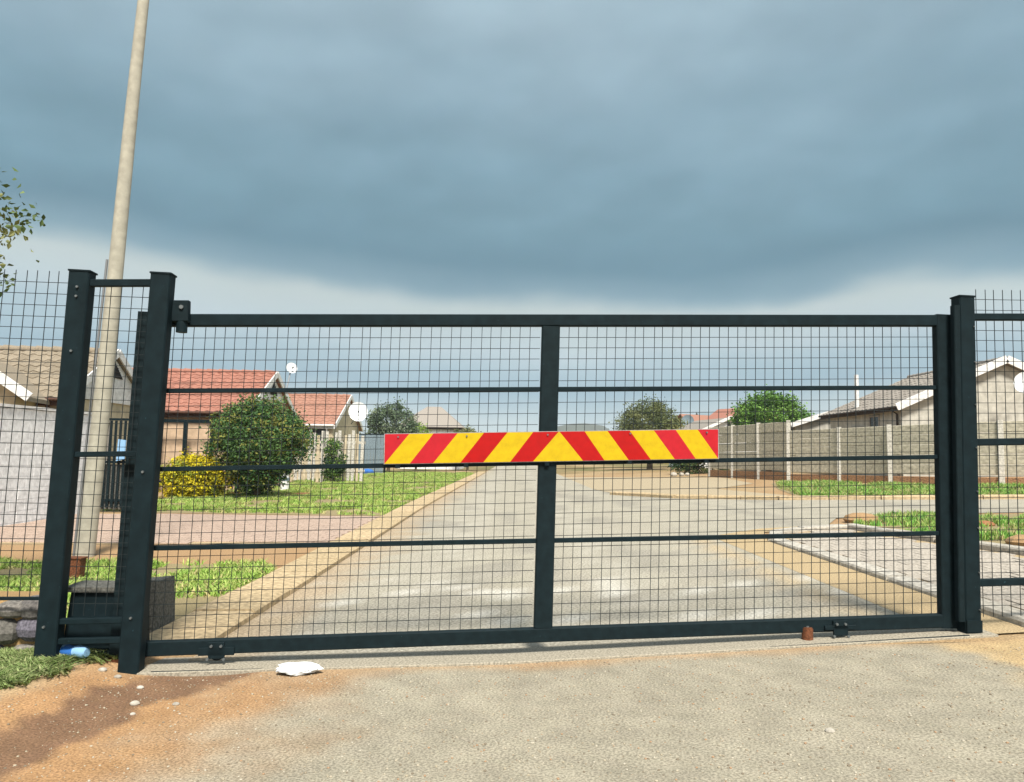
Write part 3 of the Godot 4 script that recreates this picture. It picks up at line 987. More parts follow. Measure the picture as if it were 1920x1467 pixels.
# ------------------------------------------------------------------ the gate and what holds it
func gate() -> void:
	var top := Vector2(2.2575, 0.0317)
	var bot := Vector2(0.1585, 0.0323)
	var m1 := Vector2(1.787, 0.0287)
	var m2 := Vector2(1.2865, 0.0319)
	var m3 := Vector2(0.7716, 0.0266)
	var Y := func(l: Vector2, u: float) -> float: return l.x + l.y * u
	var t := thing("sliding_gate", G(0, 0), "dark blue-green steel sliding gate with wire mesh infill across the road", "gate")
	t.position = Vector3.ZERO
	bar("top_rail", G(-2.30, Y.call(top, -2.30)), G(3.10, Y.call(top, 3.10)), 0.08, 0.06, Vector3.UP, M.gate, t)
	bar("bottom_rail", G(-2.36, Y.call(bot, -2.36)), G(3.08, Y.call(bot, 3.08)), 0.09, 0.06, Vector3.UP, M.gate2, t)
	var i := 0
	for l in [m1, m2, m3]:
		for e in [[-2.3, 0.195], [0.30, 3.05]]:
			bar("crossbar", G(e[0], Y.call(l, e[0]), 0.0), G(e[1], Y.call(l, e[1]), 0.0), 0.03, 0.03, Vector3.UP, M.gate, t, 0.003)
		i += 1
	bar("centre_post", G(0.232, Y.call(bot, 0.23) + 0.046), G(0.259, Y.call(top, 0.26) - 0.041), 0.122, 0.057, gu(), M.gate2, t)
	bar("stile", G(-2.435, 0.05, -0.002), G(-2.385, 2.235, -0.002), 0.15, 0.064, gu(), M.gate2, t)
	bar("stile", G(3.052, Y.call(bot, 3.05) - 0.05, 0.002), G(3.082, Y.call(top, 3.08) + 0.042, 0.002), 0.115, 0.064, gu(), M.gate2, t)
	for e in [[-2.33, 0.175], [0.305, 3.03]]:
		var w := build(wires(e[0], e[1], bot + Vector2(0.04, 0), top - Vector2(0.036, 0), 0.016, -0.022), "wire_mesh", M.wire, t)
		stuff(w)
	for u in [-1.85, 2.26]:
		var y0: float = Y.call(bot, u)
		var yg: float = g(u, -5.0) + 0.05
		var br := bar("wheel_bracket", G(u - 0.11, (y0 - 0.045 + yg) / 2 + 0.03, 0.04), G(u + 0.11, (y0 - 0.045 + yg) / 2 + 0.035, 0.04), y0 - 0.02 - yg, 0.012, Vector3.UP, M.gate2, t, 0.002)
		bar("plate", G(u - 0.05, y0 - 0.02, 0.039), G(u + 0.05, y0 - 0.017, 0.039), 0.1, 0.014, Vector3.UP, M.gate2, br, 0.002)
		var b := MB.new()
		b.tube(PackedVector3Array([G(u, yg + 0.035, -0.03), G(u, yg + 0.035, 0.03)]), PackedFloat32Array([0.05, 0.05]), 16)
		build(b, "wheel", M.gate, br)
		for e in [Vector2(-0.03, 0.03), Vector2(0.03, 0.03), Vector2(-0.05, -0.05), Vector2(0.05, -0.05)]:
			bolt(G(u + e.x, y0 - 0.02 + e.y, 0.05), 0.009, M.bolt, br)
	# hazard board
	var s := thing("hazard_board", Vector3.ZERO, "red and yellow chevron striped board on the middle of the gate", "sign")
	var c00 := G(-0.834, 1.272, 0.055)
	var c10 := G(1.409, 1.345, 0.055)
	var c01 := G(-0.837, 1.466, 0.055)
	var c11 := G(1.410, 1.543, 0.055)
	var S := func(a: float, v: float, w: float) -> Vector3:
		var f := (a - 60.0) / 1698.0
		return c00.lerp(c10, f).lerp(c01.lerp(c11, f), v) + gn() * w
	var b2 := MB.new()
	b2.loft(PackedVector3Array([S.call(56, -0.02, 0), S.call(1762, -0.02, 0), S.call(1762, 1.02, 0), S.call(56, 1.02, 0)]), PackedVector3Array([S.call(56, -0.02, -0.004), S.call(1762, -0.02, -0.004), S.call(1762, 1.02, -0.004), S.call(56, 1.02, -0.004)]))
	build(b2, "backing_plate", M.alu, s)
	var stripes := [
		["red", [60, 180, 60, 60], M.red_sheen], ["yellow", [180, 300, 60, 185], M.yellow], ["red", [300, 420, 185, 300], M.red_sheen], ["yellow", [420, 552, 300, 435], M.yellow],
		["red", [552, 670, 435, 550], M.red], ["yellow", [670, 800, 550, 685], M.yellow], ["red", [800, 930, 685, 800], M.red], ["yellow", [930, 934, 800, 1055], M.yellow],
		["red", [934, 1062, 1055, 1165], M.red], ["yellow", [1062, 1180, 1165, 1290], M.yellow], ["red", [1180, 1295, 1290, 1405], M.red], ["yellow", [1295, 1420, 1405, 1530], M.yellow],
		["red", [1420, 1535, 1530, 1640], M.red_sheen], ["yellow", [1535, 1650, 1640, 1758], M.yellow], ["red", [1650, 1758, 1758, 1758], M.red_sheen]]
	for q in stripes:
		var x: Array = q[1]
		b2 = MB.new()
		var fa := PackedVector3Array()
		var ba := PackedVector3Array()
		var pts: Array = [[x[0], 1.0], [x[1], 1.0], [x[3], 0.0], [x[2], 0.0]]
		if x[3] - x[2] < 1: pts = [[x[0], 1.0], [x[1], 1.0], [x[2], 0.0]]
		for p in pts:
			fa.append(S.call(p[0], p[1], 0.003)); ba.append(S.call(p[0], p[1], 0.0004))
		b2.loft(fa, ba)
		build(b2, q[0] + "_stripe", q[2], s)
	for u in [-0.75, -0.3, 0.24, 0.8, 1.33]:
		var h: float = 1.405 + 0.034 * u
		bolt(G(u, h + 0.07, 0.059), 0.006, M.bolt, s)
		bar("clamp", G(u, h - 0.135, 0.034), G(u, h - 0.09, 0.034), 0.03, 0.036, gu(), M.gate, s, 0.002)
	# guide frame on the left
	var f := thing("gate_guide_frame", Vector3.ZERO, "pair of tall dark steel posts joined by crossbars at the gate's left end", "gate post")
	var lp := bar("post", G(-2.845, g(-2.84, -4.77) - 0.1, 0.09), G(-2.789, 2.462, 0.09), 0.128, 0.1, gu(), M.gate, f, 0.008)
	bar("post", G(-2.335, g(-2.33, -4.8) - 0.1, 0.12), G(-2.276, 2.458, 0.12), 0.125, 0.1, gu(), M.gate, f, 0.008)
	for y in [2.395, 1.30, 0.275, 0.155]:
		var sh: float = 0.022 * (y - 0.2)
		bar("crossbar", G(-2.78 + sh, y, 0.10), G(-2.39 + sh, y + 0.012, 0.115), 0.045 if y > 2.0 else 0.034, 0.04, Vector3.UP, M.gate, f, 0.003)
	for q in [[-2.79, 2.36, 0.145], [-2.792, 2.30, 0.145], [-2.80, 1.95, 0.145], [-2.85, 0.25, 0.145], [-2.33, 0.31, 0.175], [-2.31, 1.2, 0.175]]:
		bolt(G(q[0], q[1], q[2]), 0.008, M.bolt, f)
	bar("post_cap", G(-2.788, 2.463, 0.09), G(-2.7878, 2.473, 0.09), 0.138, 0.11, gu(), M.gate2, f, 0.004)
	bar("post_cap", G(-2.2758, 2.459, 0.12), G(-2.2756, 2.469, 0.12), 0.135, 0.11, gu(), M.gate2, f, 0.004)
	var br := bar("roller_bracket", G(-2.22, 2.235, 0.07), G(-2.12, 2.238, 0.07), 0.14, 0.05, Vector3.UP, M.gate2, f, 0.006)
	var rb := MB.new()
	rb.tube(PackedVector3Array([G(-2.165, 2.10, 0.06), G(-2.165, 2.29, 0.06)]), PackedFloat32Array([0.035, 0.035]), 14)
	build(rb, "guide_roller", M.gate, br)
	bolt(G(-2.16, 2.26, 0.1), 0.014, M.bolt, br)
	var mw := build(wires(-2.78, -2.38, Vector2(0.30, 0), Vector2(2.40, 0), 0.02, 0.06), "wire_mesh", M.wire, f)
	stuff(mw)
	# catch post on the right
	var c := thing("gate_post", Vector3.ZERO, "wide dark steel catch post at the gate's right end", "gate post")
	bar("post", G(3.165, g(3.2, -5.25) - 0.05, 0.06), G(3.203, 2.512, 0.06), 0.115, 0.1, gu(), M.gate, c, 0.008)
	bar("catch_channel", G(3.085, 0.27, 0.085), G(3.125, 2.45, 0.085), 0.045, 0.05, gu(), M.gate2, c, 0.006)
	bar("post_cap", G(3.2034, 2.513, 0.06), G(3.2036, 2.523, 0.06), 0.125, 0.11, gu(), M.gate2, c, 0.004)
	for y in [0.35, 0.6, 0.9, 1.15, 1.45, 1.75, 2.05, 2.3]:
		bolt(G(3.222 + 0.016 * (y - 1.2), y, 0.115), 0.005, M.bolt, c)
	bar("weld_plate", G(3.166, 0.20, 0.1155), G(3.168, 0.28, 0.1155), 0.11, 0.008, gu(), M.gate2, c, 0.001)
	# fences on both sides
	var fl := thing("mesh_fence", Vector3.ZERO, "dark welded mesh fence standing on the stone wall left of the posts", "fence", "mesh fences beside the gate")
	stuff(build(wires(-4.6, -2.9, Vector2(0.40, 0.0), Vector2(2.475, 0.0), 0.02, 0.06), "wire_mesh", M.wire, fl))
	bar("rail", G(-4.6, 0.40, 0.06), G(-2.9, 0.405, 0.06), 0.02, 0.02, Vector3.UP, M.gate, fl, 0.002)
	bar("post", G(-4.62, 0.0, 0.06), G(-4.6, 2.5, 0.06), 0.06, 0.06, gu(), M.gate, fl)
	var fr := thing("mesh_fence", Vector3.ZERO, "dark welded mesh fence with three rails at the right edge of the picture", "fence", "mesh fences beside the gate")
	stuff(build(wires(3.24, 5.0, Vector2(0.22, 0.02), Vector2(2.52, 0.02), 0.012, 0.03), "wire_mesh", M.wire, fr))
	for l in [Vector2(2.275, 0.032), Vector2(1.385, 0.032), Vector2(0.42, 0.031)]:
		bar("rail", G(3.23, l.x + l.y * 3.23, 0.05), G(5.0, l.x + l.y * 5.0, 0.05), 0.05, 0.04, Vector3.UP, M.gate, fr)
	bar("post", G(5.02, 0.1, 0.04), G(5.04, 2.6, 0.04), 0.08, 0.08, gu(), M.gate, fr)

# ------------------------------------------------------------------ left of the road
func left_side() -> void:
	# motor housing and block behind the left posts
	var t := thing("gate_motor", G(-2.6, g(-2.6, -5.0), -0.12), "dark green metal gate motor box low between the left posts", "gate motor", "", YAW)
	var b := MB.new()
	b.loft(PackedVector3Array([Vector3(-0.22, 0.06, -0.16), Vector3(0.22, 0.06, -0.16), Vector3(0.22, 0.06, 0.1), Vector3(-0.22, 0.06, 0.1)]), PackedVector3Array([Vector3(-0.2, 0.46, -0.15), Vector3(0.2, 0.47, -0.15), Vector3(0.2, 0.47, 0.06), Vector3(-0.2, 0.46, 0.06)]))
	build(b, "housing", M.gate, t)
	b = MB.new()
	b.box(Vector3(-0.24, 0.462, -0.18), Vector3(0.23, 0.492, 0.09), 0.008)
	build(b, "lid", M.rough_concrete, t)
	b = MB.new()
	b.box(Vector3(-0.26, -0.05, -0.2), Vector3(0.26, 0.058, 0.14), 0.012)
	build(b, "plinth", M.rust, t)
	b = MB.new()
	b.box(Vector3(-0.19, 0.12, 0.1), Vector3(0.17, 0.3, 0.112), 0.004)
	build(b, "cover_plate", M.gate2, t)
	b = MB.new()
	for q in [[-3.02, -5.52, -2.57, -5.84, 0.41]]:
		var y := g(-2.8, -5.6)
		b.loft(PackedVector3Array([Vector3(-2.80, y - 0.1, -5.48), Vector3(-2.55, y - 0.1, -5.5), Vector3(-2.56, y - 0.1, -5.85), Vector3(-2.81, y - 0.1, -5.84)]), PackedVector3Array([Vector3(-2.79, y + 0.40, -5.5), Vector3(-2.57, y + 0.415, -5.51), Vector3(-2.58, y + 0.41, -5.83), Vector3(-2.8, y + 0.39, -5.82)]))
	tag(build(b, "concrete_block", M.rough_concrete, self), "rough grey concrete block standing behind the gate's left end", "concrete block")
	# rusty stub
	t = thing("rusty_stub", at(-4.51, -7.82), "short rusty brown steel stub standing in the grass beside the pole", "stub post")
	b = MB.new()
	b.beam(Vector3(0, -0.1, 0), Vector3(0.02, 0.26, 0), 0.15, 0.12, Vector3.RIGHT, 0.01)
	build(b, "stub", M.rust, t)
	b = MB.new()
	b.beam(Vector3(0.02, 0.26, 0), Vector3(0.02, 0.272, 0), 0.17, 0.14, Vector3.RIGHT, 0.004)
	build(b, "cap_plate", M.rust, t)
	# stone wall under the left fence
	t = thing("stone_wall", Vector3(0, 0, 0), "low wall of grey stones set in tan mortar at the left edge", "wall")
	b = MB.new()
	b.beam(Vector3(-5.0, 0.11, -4.86), Vector3(-2.98, 0.12, -4.98), 0.3, 0.52, Vector3.BACK, 0.05)
	build(b, "mortar", M.mortar, t)
	for r in 3:
		var x := -5.0 + 0.1 * r
		while x < -2.98:
			var w := rng.randf_range(0.10, 0.24)
			var b2 := MB.new()
			var zz := lerpf(-4.74, -4.86, (x + 5.0) / 2.0)
			b2.blob(Vector3(minf(x + w / 2, -3.02), 0.03 + 0.15 * r + rng.randf_range(-0.02, 0.02), zz + rng.randf_range(-0.03, 0.015)), Vector3(w * 0.56, rng.randf_range(0.05, 0.085), 0.10), wob, 0.9, 6, 9)
			build(b2, "stone", M.stone[rng.randi() % 5], t)
			x += w + rng.randf_range(0.0, 0.03)
	# pole
	t = thing("utility_pole", at(-5.47, -9.7), "tall leaning pale wooden utility pole behind the left gate posts", "utility pole")
	b = MB.new()
	var path := PackedVector3Array()
	var rad := PackedFloat32Array()
	for i in 11:
		var h := i * 0.95
		path.append(Vector3(0.042 * h + 0.012 * sin(h * 0.7), h - 0.1, 0.0))
		rad.append(lerpf(0.115, 0.06, i / 10.0))
	b.tube(path, rad, 18)
	build(b, "shaft", M.pole, t)
	b = MB.new()
	path = PackedVector3Array()
	rad = PackedFloat32Array()
	for i in 9:
		var h := 0.0 + i * 0.5
		path.append(Vector3(0.042 * h - lerpf(0.115, 0.095, i / 8.0) - 0.012, h - 0.1, 0.03)); rad.append(0.016)
	b.tube(path, rad, 7)
	build(b, "cable_conduit", M.steel_grey, t)
	# overhanging tree at the left edge
	t = tree("thorn_tree", "thin twiggy tree reaching in at the left edge above the mesh fence", "tree", "", at(-5.6, -6.0), Vector3(-5.35, 3.15, -5.7), Vector3(1.3, 0.8, 1.3), 150, 46, 0.055, [Color(0.08, 0.12, 0.04), Color(0.12, 0.16, 0.06), Color(0.19, 0.20, 0.08)], 0.2, 0.09, -1.0, 0.0, 16)
	# white garden wall
	t = thing("garden_wall", at(-8.8, -13.0), "white plastered garden wall behind the mesh fence at far left", "wall")
	b = MB.new()
	b.box(Vector3(-0.11, -0.2, -2.4), Vector3(0.095, 2.05, 2.6), 0.015)
	var core := build(b, "wall", M.white, t)
	b = MB.new()
	b.box(Vector3(-0.05, -0.097, -0.197), Vector3(0.107, 0.097, 0.197), 0.005)
	var blk := b.mesh()
	var hb := MB.new()
	hb.box(Vector3(-0.05, -0.097, -0.097), Vector3(0.107, 0.097, 0.097), 0.005)
	var half := hb.mesh()
	for r in 11:
		for k in 13:
			var z := -2.4 + 0.2 + k * 0.4 + (0.0 if r % 2 == 0 else -0.2)
			if r % 2 == 1 and k == 0: put(half, "block", M.whites[rng.randi() % 3], core, Transform3D(Basis.IDENTITY, Vector3(0, -0.15 + 0.2 * r + 0.1, -2.3)))
			elif z < 2.45: put(blk, "block", M.whites[rng.randi() % 3], core, Transform3D(Basis.IDENTITY, Vector3(rng.randf_range(-0.003, 0.003), -0.15 + 0.2 * r + 0.1, z)))
	b = MB.new()
	b.box(Vector3(-0.14, 2.06, -2.42), Vector3(0.14, 2.11, 2.62), 0.015)
	build(b, "coping", M.white_trim, t)
	# tan-roofed house
	house("house", "house with tan tiled roof and white gable with dark triangular vent", Vector3(-10.3, 0.0, -19.2), 0.08, {oh = 0.12, L = 9.0, W = 2.5, he = 2.42, hr = 3.8, wall = M.cream, deck = M.tan_tiles[0], tiles = M.tan_tiles, tiled = 6.0, tw = 0.27, tl = 0.34, trim = M.white_trim, fascia = M.brown_trim, boarding = 2.5, vent = [3.15, 3.55, 0.5], windows = [[1, 0.9, 0.9, 0.9, 1.1], [0, -2.6, 1.0, 1.2, 1.0]]}, "houses left of the road")
	# its porch gable, whose edge shows at the left of the picture
	house("porch", "small porch gable with white barge board at the far left edge", Vector3(-11.2, 0.0, -14.9), -1.3, {L = 2.8, W = 1.25, he = 2.36, hr = 3.25, wall = M.cream, deck = M.tan_tiles[1], trim = M.white_trim, vent = [2.55, 2.9, 0.35]}, "").set_meta("category", "porch")
	# red-roofed house
	house("house", "house with bright red tiled roof and peach walls behind the round bush", Vector3(-8.3, 0.02, -26.0), 0.03, {oh = 0.14, L = 9.0, W = 3.0, he = 2.46, hr = 4.0, wall = M.peach, deck = M.red_tiles[0], tiles = M.red_tiles, tiled = 6.9, tw = 0.3, tl = 0.3, trim = M.white_trim, fascia = M.brown_trim, boarding = 3.05, vent = [3.25, 3.72, 0.42], windows = [[0, -7.4, 0.9, 1.2, 1.1], [1, 0.6, 0.9, 1.0, 1.1]]}, "houses left of the road")
	# pink-brown roofed house
	house("house", "cream house with faded pink-brown tiled roof behind the cream fence", Vector3(-8.05, 0.02, -37.0), 0.02, {oh = 0.14, L = 7.0, W = 3.4, he = 2.5, hr = 4.05, wall = M.cream, deck = M.pink_tiles[0], tiles = M.pink_tiles, tiled = 4.2, tw = 0.3, tl = 0.34, trim = M.white_trim, boarding = 3.6, windows = [[0, -1.4, 1.5, 1.0, 0.85], [0, -2.9, 1.5, 1.0, 0.85], [1, 1.0, 0.9, 0.9, 1.1]]}, "houses left of the road")
	dish("small white satellite dish on a thin mast right of the red roof", Vector3(-9.1, 3.4, -29.5), Vector3(-9.0, 4.66, -30.0), 0.22, Vector3(0.5, 0.35, 0.8), M.dish_white)
	dish("large pale satellite dish on the gable of the pink-brown roofed house", Vector3(-7.35, 2.6, -34.0), Vector3(-6.85, 3.08, -33.0), 0.42, Vector3(0.25, 0.25, 0.95), M.dish_white)
	# dark yard gate next to the white wall
	t = thing("yard_gate", at(-8.45, -15.7), "dark steel yard gate between the pole and the sliding gate's end", "gate")
	for q in [[-0.3, 2.05], [0.62, 2.05]]:
		b = MB.new()
		b.beam(Vector3(q[0], -0.1, 0), Vector3(q[0], q[1], 0), 0.08, 0.08, Vector3.RIGHT)
		build(b, "post", M.gate, t)
	for y in [0.25, 1.05, 1.95]:
		b = MB.new()
		b.beam(Vector3(-0.26, y, 0), Vector3(0.58, y, 0), 0.05, 0.03, Vector3.UP)
		build(b, "rail", M.gate, t)
	for i in 8:
		b = MB.new()
		b.beam(Vector3(-0.2 + i * 0.1, 0.1, 0.025), Vector3(-0.2 + i * 0.1, 1.92, 0.025), 0.055, 0.012, Vector3.RIGHT, 0.002)
		build(b, "pale", M.gate2, t)
	b = MB.new()
	b.box(Vector3(-0.24, 0.06, -0.04), Vector3(0.56, 1.0, -0.03), 0.002)
	build(b, "kick_sheet", M.rough_concrete, t)
	b = MB.new()
	b.loft(PackedVector3Array([Vector3(-8.28, 1.06, -15.62), Vector3(-8.1, 1.1, -15.62), Vector3(-8.09, 1.5, -15.63), Vector3(-8.24, 1.52, -15.63)]), PackedVector3Array([Vector3(-8.27, 1.06, -15.6), Vector3(-8.11, 1.1, -15.6), Vector3(-8.1, 1.5, -15.6), Vector3(-8.25, 1.52, -15.6)]))
	tag(build(b, "blue_cloth", M.pale_blue, self), "small light blue cloth hanging on the dark yard gate", "cloth")
	# steel fence before the peach wall
	t = thing("steel_fence", at(-13.2, -22.6), "dark steel fence with top rail before the peach walled house", "fence")
	for i in 7:
		b = MB.new()
		b.beam(Vector3(i * 0.82, -0.1, 0), Vector3(i * 0.82, 2.2, 0), 0.11, 0.09, Vector3.RIGHT)
		build(b, "post", M.gate, t)
	for y in [0.3, 2.16]:
		for i in 6:
			b = MB.new()
			b.beam(Vector3(i * 0.82 + 0.056, y, 0), Vector3(i * 0.82 + 0.764, y, 0), 0.1, 0.04, Vector3.UP)
			build(b, "rail", M.gate, t)
	# cream slatted fence
	t = thing("slat_fence", at(-9.3, -31.6), "cream concrete slat fence right of the round bush", "fence")
	for i in 17:
		b = MB.new()
		var hh := 2.1 + 0.12 * sin(i * 1.9)
		b.beam(Vector3(i * 0.185, -0.1, rng.randf_range(-0.02, 0.02)), Vector3(i * 0.185 + rng.randf_range(-0.03, 0.03), hh, 0), 0.13, 0.05, Vector3.RIGHT, 0.012)
		build(b, "slat", M.post_white if i % 3 else M.cream, t)
	for y in [0.5, 1.7]:
		b = MB.new()
		b.beam(Vector3(-0.1, y, -0.06), Vector3(3.1, y, -0.06), 0.12, 0.05, Vector3.UP)
		build(b, "rail", M.post_white, t)
	# blue-grey sheet gate
	t = thing("sheet_gate", at(-9.4, -45.0), "blue-grey ribbed sheet metal gate just left of the hazard board", "gate")
	for i in 9:
		b = MB.new()
		b.beam(Vector3(i * 0.2, 0.0, 0), Vector3(i * 0.2, 2.35, 0), 0.19, 0.03, Vector3.RIGHT, 0.01)
		build(b, "panel", M.sheet_blue, t)
	for x in [-0.16, 1.78]:
		b = MB.new()
		b.beam(Vector3(x, -0.1, 0), Vector3(x, 2.45, 0), 0.12, 0.12, Vector3.RIGHT, 0.01)
		build(b, "post", M.gate, t)
	b = MB.new()
	b.beam(Vector3(-0.1, 2.38, 0), Vector3(1.72, 2.38, 0), 0.06, 0.05, Vector3.UP)
	build(b, "top_rail", M.gate, t)
	b = MB.new()
	b.blob(at(-8.4, -43.8, 0.12), Vector3(0.35, 0.2, 0.2), wob, 0.8)
	tag(build(b, "blue_sack", M.blue, self), "bright blue plastic sack lying before the blue-grey sheet gate", "sack")
	# bushes
	tree("round_bush", "large round dark green bush, narrow at its foot, left of the road", "bush", "", at(-6.96, -20.5), Vector3(-6.98, 1.42, -20.5), Vector3(1.36, 1.3, 1.2), 640, 46, 0.08, [Color(0.045, 0.11, 0.035), Color(0.06, 0.125, 0.04), Color(0.08, 0.145, 0.045), Color(0.06, 0.12, 0.035), Color(0.17, 0.18, 0.045)], 0.27, 0.09, -1.0, 0.72)
	tree("yellow_bush", "low yellow-leaved bush left of the round dark green bush", "bush", "", at(-8.5, -20.1), Vector3(-8.55, 0.52, -20.1), Vector3(0.95, 0.64, 0.7), 260, 46, 0.075, [Color(0.50, 0.42, 0.02), Color(0.38, 0.35, 0.02), Color(0.20, 0.23, 0.03), Color(0.58, 0.48, 0.02)], 0.22, 0.04, -0.9, 0.1)
	tree("small_shrub", "small upright green shrub before the cream slat fence", "bush", "", at(-7.4, -31.0), Vector3(-7.35, 0.95, -31.0), Vector3(0.42, 0.95, 0.4), 90, 32, 0.09, [Color(0.06, 0.12, 0.03), Color(0.12, 0.20, 0.04), Color(0.04, 0.08, 0.03)], 0.2, 0.03)
	tree("garden_tree", "grey-green feathery tree beyond the satellite dish left of the board", "tree", "", at(-7.9, -48.0), Vector3(-7.7, 2.9, -48.0), Vector3(1.6, 1.75, 1.5), 190, 46, 0.14, [Color(0.11, 0.15, 0.09), Color(0.16, 0.20, 0.13), Color(0.08, 0.12, 0.07)], 0.4, 0.1)
	# banded post in a brick ring
	t = thing("garden_post", at(-7.2, -23.8), "short white post with a blue band beside the round bush", "post")
	b = MB.new()
	b.tube(PackedVector3Array([Vector3(0, -0.05, 0), Vector3(0, 0.62, 0)]), PackedFloat32Array([0.14, 0.13]), 14)
	build(b, "post", M.white, t)
	b = MB.new()
	b.tube(PackedVector3Array([Vector3(0, 0.36, 0), Vector3(0, 0.46, 0)]), PackedFloat32Array([0.145, 0.144]), 14)
	build(b, "band", M.sheet_blue, t)

# ------------------------------------------------------------------ right of the road
func right_side() -> void:
	# concrete panel wall
	var line := [Vector2(9.25, -34.6), Vector2(9.72, -32.6), Vector2(10.2, -30.6), Vector2(10.68, -28.6), Vector2(11.7, -26.5), Vector2(12.55, -24.6), Vector2(13.5, -23.0), Vector2(14.5, -22.0), Vector2(16.0, -20.7), Vector2(17.5, -19.5)]
	var t := thing("panel_wall", Vector3.ZERO, "weathered beige concrete panel wall with pale posts right of the road", "wall")
	for i in line.size():
		var p: Vector2 = line[i]
		var hh := 2.28 if i < 4 else 1.92
		var b := MB.new()
		var lean := rng.randf_range(-0.03, 0.03)
		b.beam(at(p.x, p.y, -0.2), at(p.x + lean, p.y, hh + 0.04), 0.15, 0.16, Vector3(0.9, 0, 0.4), 0.012)
		build(b, "post", M.post_white, t)
		if i == line.size() - 1: break
		var q: Vector2 = line[i + 1]
		var d := (q - p).normalized()
		var hp := 2.28 if i < 3 else 1.92
		var k := 6
		for j in k:
			var y := -0.05 + hp * j / k + (0.05 if j > 0 else 0.0)
			var sh := hp / k
			b = MB.new()
			var o := rng.randf_range(-0.012, 0.012)
			var a0 := at(p.x + d.x * 0.07, p.y + d.y * 0.07, y + sh / 2) + Vector3(o, 0, o)
			var a1 := at(q.x - d.x * 0.07, q.y - d.y * 0.07, y + sh / 2) + Vector3(o, 0, o)
			b.beam(a0, a1, sh - 0.012, 0.05, Vector3.UP, 0.012)
			build(b, "panel", M.slab_red if j == 0 else (M.slab if (i * 3 + j * 2) % 5 < 3 else M.slab2), t)
	# grey-roofed house with its gable to the camera
	house("house", "large grey-beige gabled house with white barge boards behind the panel wall", Vector3(19.5, 0.72, -29.0), -PI / 2, {L = 7.2, W = 4.35, he = 2.75, hr = 4.7, wall = M.beige, deck = M.grey_tiles[0], tiles = M.grey_tiles, tiled = 7.2, tw = 0.36, tl = 0.37, trim = M.white_trim, fascia = M.dark_wood, barge = 0.3, windows = [[0, -1.15, 1.2, 0.6, 0.75], [0, -2.9, 0.6, 0.8, 1.9, 1], [0, -4.6, 1.1, 1.1, 1.0], [1, 0.4, 1.0, 1.4, 1.1]]})
	var cb := MB.new()
	cb.tube(PackedVector3Array([Vector3(15.6, 0.6, -33.4), Vector3(15.6, 5.2, -33.4)]), PackedFloat32Array([0.09, 0.09]), 10)
	tag(build(cb, "vent_pipe", M.white_trim, self), "white vent pipe standing against the grey-beige gabled house", "pipe")
	dish("white satellite dish on the gable wall at the right edge", Vector3(19.9, 4.1, -28.7), Vector3(19.55, 4.35, -28.0), 0.42, Vector3(-0.55, 0.3, 0.8), M.dish_white)
	# low outbuilding beyond
	house("outbuilding", "low grey outbuilding with white barge end left of the grey-beige house", Vector3(16.4, 0.6, -38.0), -PI / 2, {L = 6.0, W = 2.0, he = 2.5, hr = 3.15, wall = M.beige, deck = M.grey_tiles[2], trim = M.white_trim, fascia = M.dark_wood, barge = 0.24, windows = [[0, -2.0, 1.2, 1.6, 0.9], [0, -4.4, 1.2, 1.4, 0.9]]}).set_meta("category", "outbuilding")
	# trees and hedge
	tree("leafy_tree", "bright green leafy tree behind the panel wall", "tree", "", at(14.2, -41.0), Vector3(14.4, 3.5, -41.0), Vector3(2.05, 1.4, 1.8), 210, 60, 0.15, [Color(0.10, 0.21, 0.04), Color(0.15, 0.27, 0.06), Color(0.07, 0.15, 0.03)], 0.42, 0.14)
	tree("rounded_tree", "round dull olive tree above the right half of the hazard board", "tree", "", at(9.3, -50.0), Vector3(9.3, 3.2, -50.0), Vector3(2.15, 1.85, 2.1), 330, 60, 0.13, [Color(0.12, 0.14, 0.055), Color(0.15, 0.165, 0.07), Color(0.09, 0.115, 0.05)], 0.42, 0.16)
	tree("dark_hedge", "dark low bushy hedge under the board's right end", "bush", "", at(10.3, -39.5), Vector3(10.2, 1.0, -39.5), Vector3(1.7, 0.8, 0.7), 150, 50, 0.1, [Color(0.03, 0.07, 0.025), Color(0.05, 0.09, 0.03), Color(0.09, 0.10, 0.03)], 0.3, 0.05, -0.9)
	var k := 0
	for q in [[8.4, -36.6, 0.2], [7.95, -36.3, 0.24], [8.75, -36.9, 0.17]]:
		var b := MB.new()
		b.blob(at(q[0], q[1], q[2] * 0.35), Vector3(q[2], q[2] * 0.75, q[2]), wob, 0.9)
		tag(build(b, "pale_rock", M.kerb_white[k], self), ["middle pale rock of three before the dark hedge", "leftmost and largest pale rock before the dark hedge", "rightmost and smallest pale rock before the dark hedge"][k], "rock", "pale rocks before the hedge")
		k += 1
	# rubble on the grass island
	k = 0
	for q in [[5.95, -12.6, 0.22], [6.2, -12.75, 0.14], [6.9, -11.4, 0.2], [7.3, -11.5, 0.16], [6.4, -9.3, 0.24], [6.65, -9.1, 0.17]]:
		var b := MB.new()
		b.blob(at(q[0], q[1], q[2] * 0.2), Vector3(q[2] * 1.3, q[2] * 0.5, q[2]), wob, 1.0)
		var lab := ["broad brown clod at the island's near left tip", "small brown clod beside the broad one at the island's tip", "brown clod in the middle of the grass island", "smaller brown clod right of the middle one on the grass island", "large clod by the white kerb right of the catch post", "small clod next to the large one right of the catch post"]
		tag(build(b, "soil_clod", M.soil if k % 2 == 0 else M.soil_red, self), lab[k], "clod", "soil clods on the grass island")
		k += 1
	# rust coloured stop beside the right wheel
	t = thing("wheel_stop", at(2.03, -5.14), "short rusty round stop on the ground left of the right gate wheel", "stop")
	var b3 := MB.new()
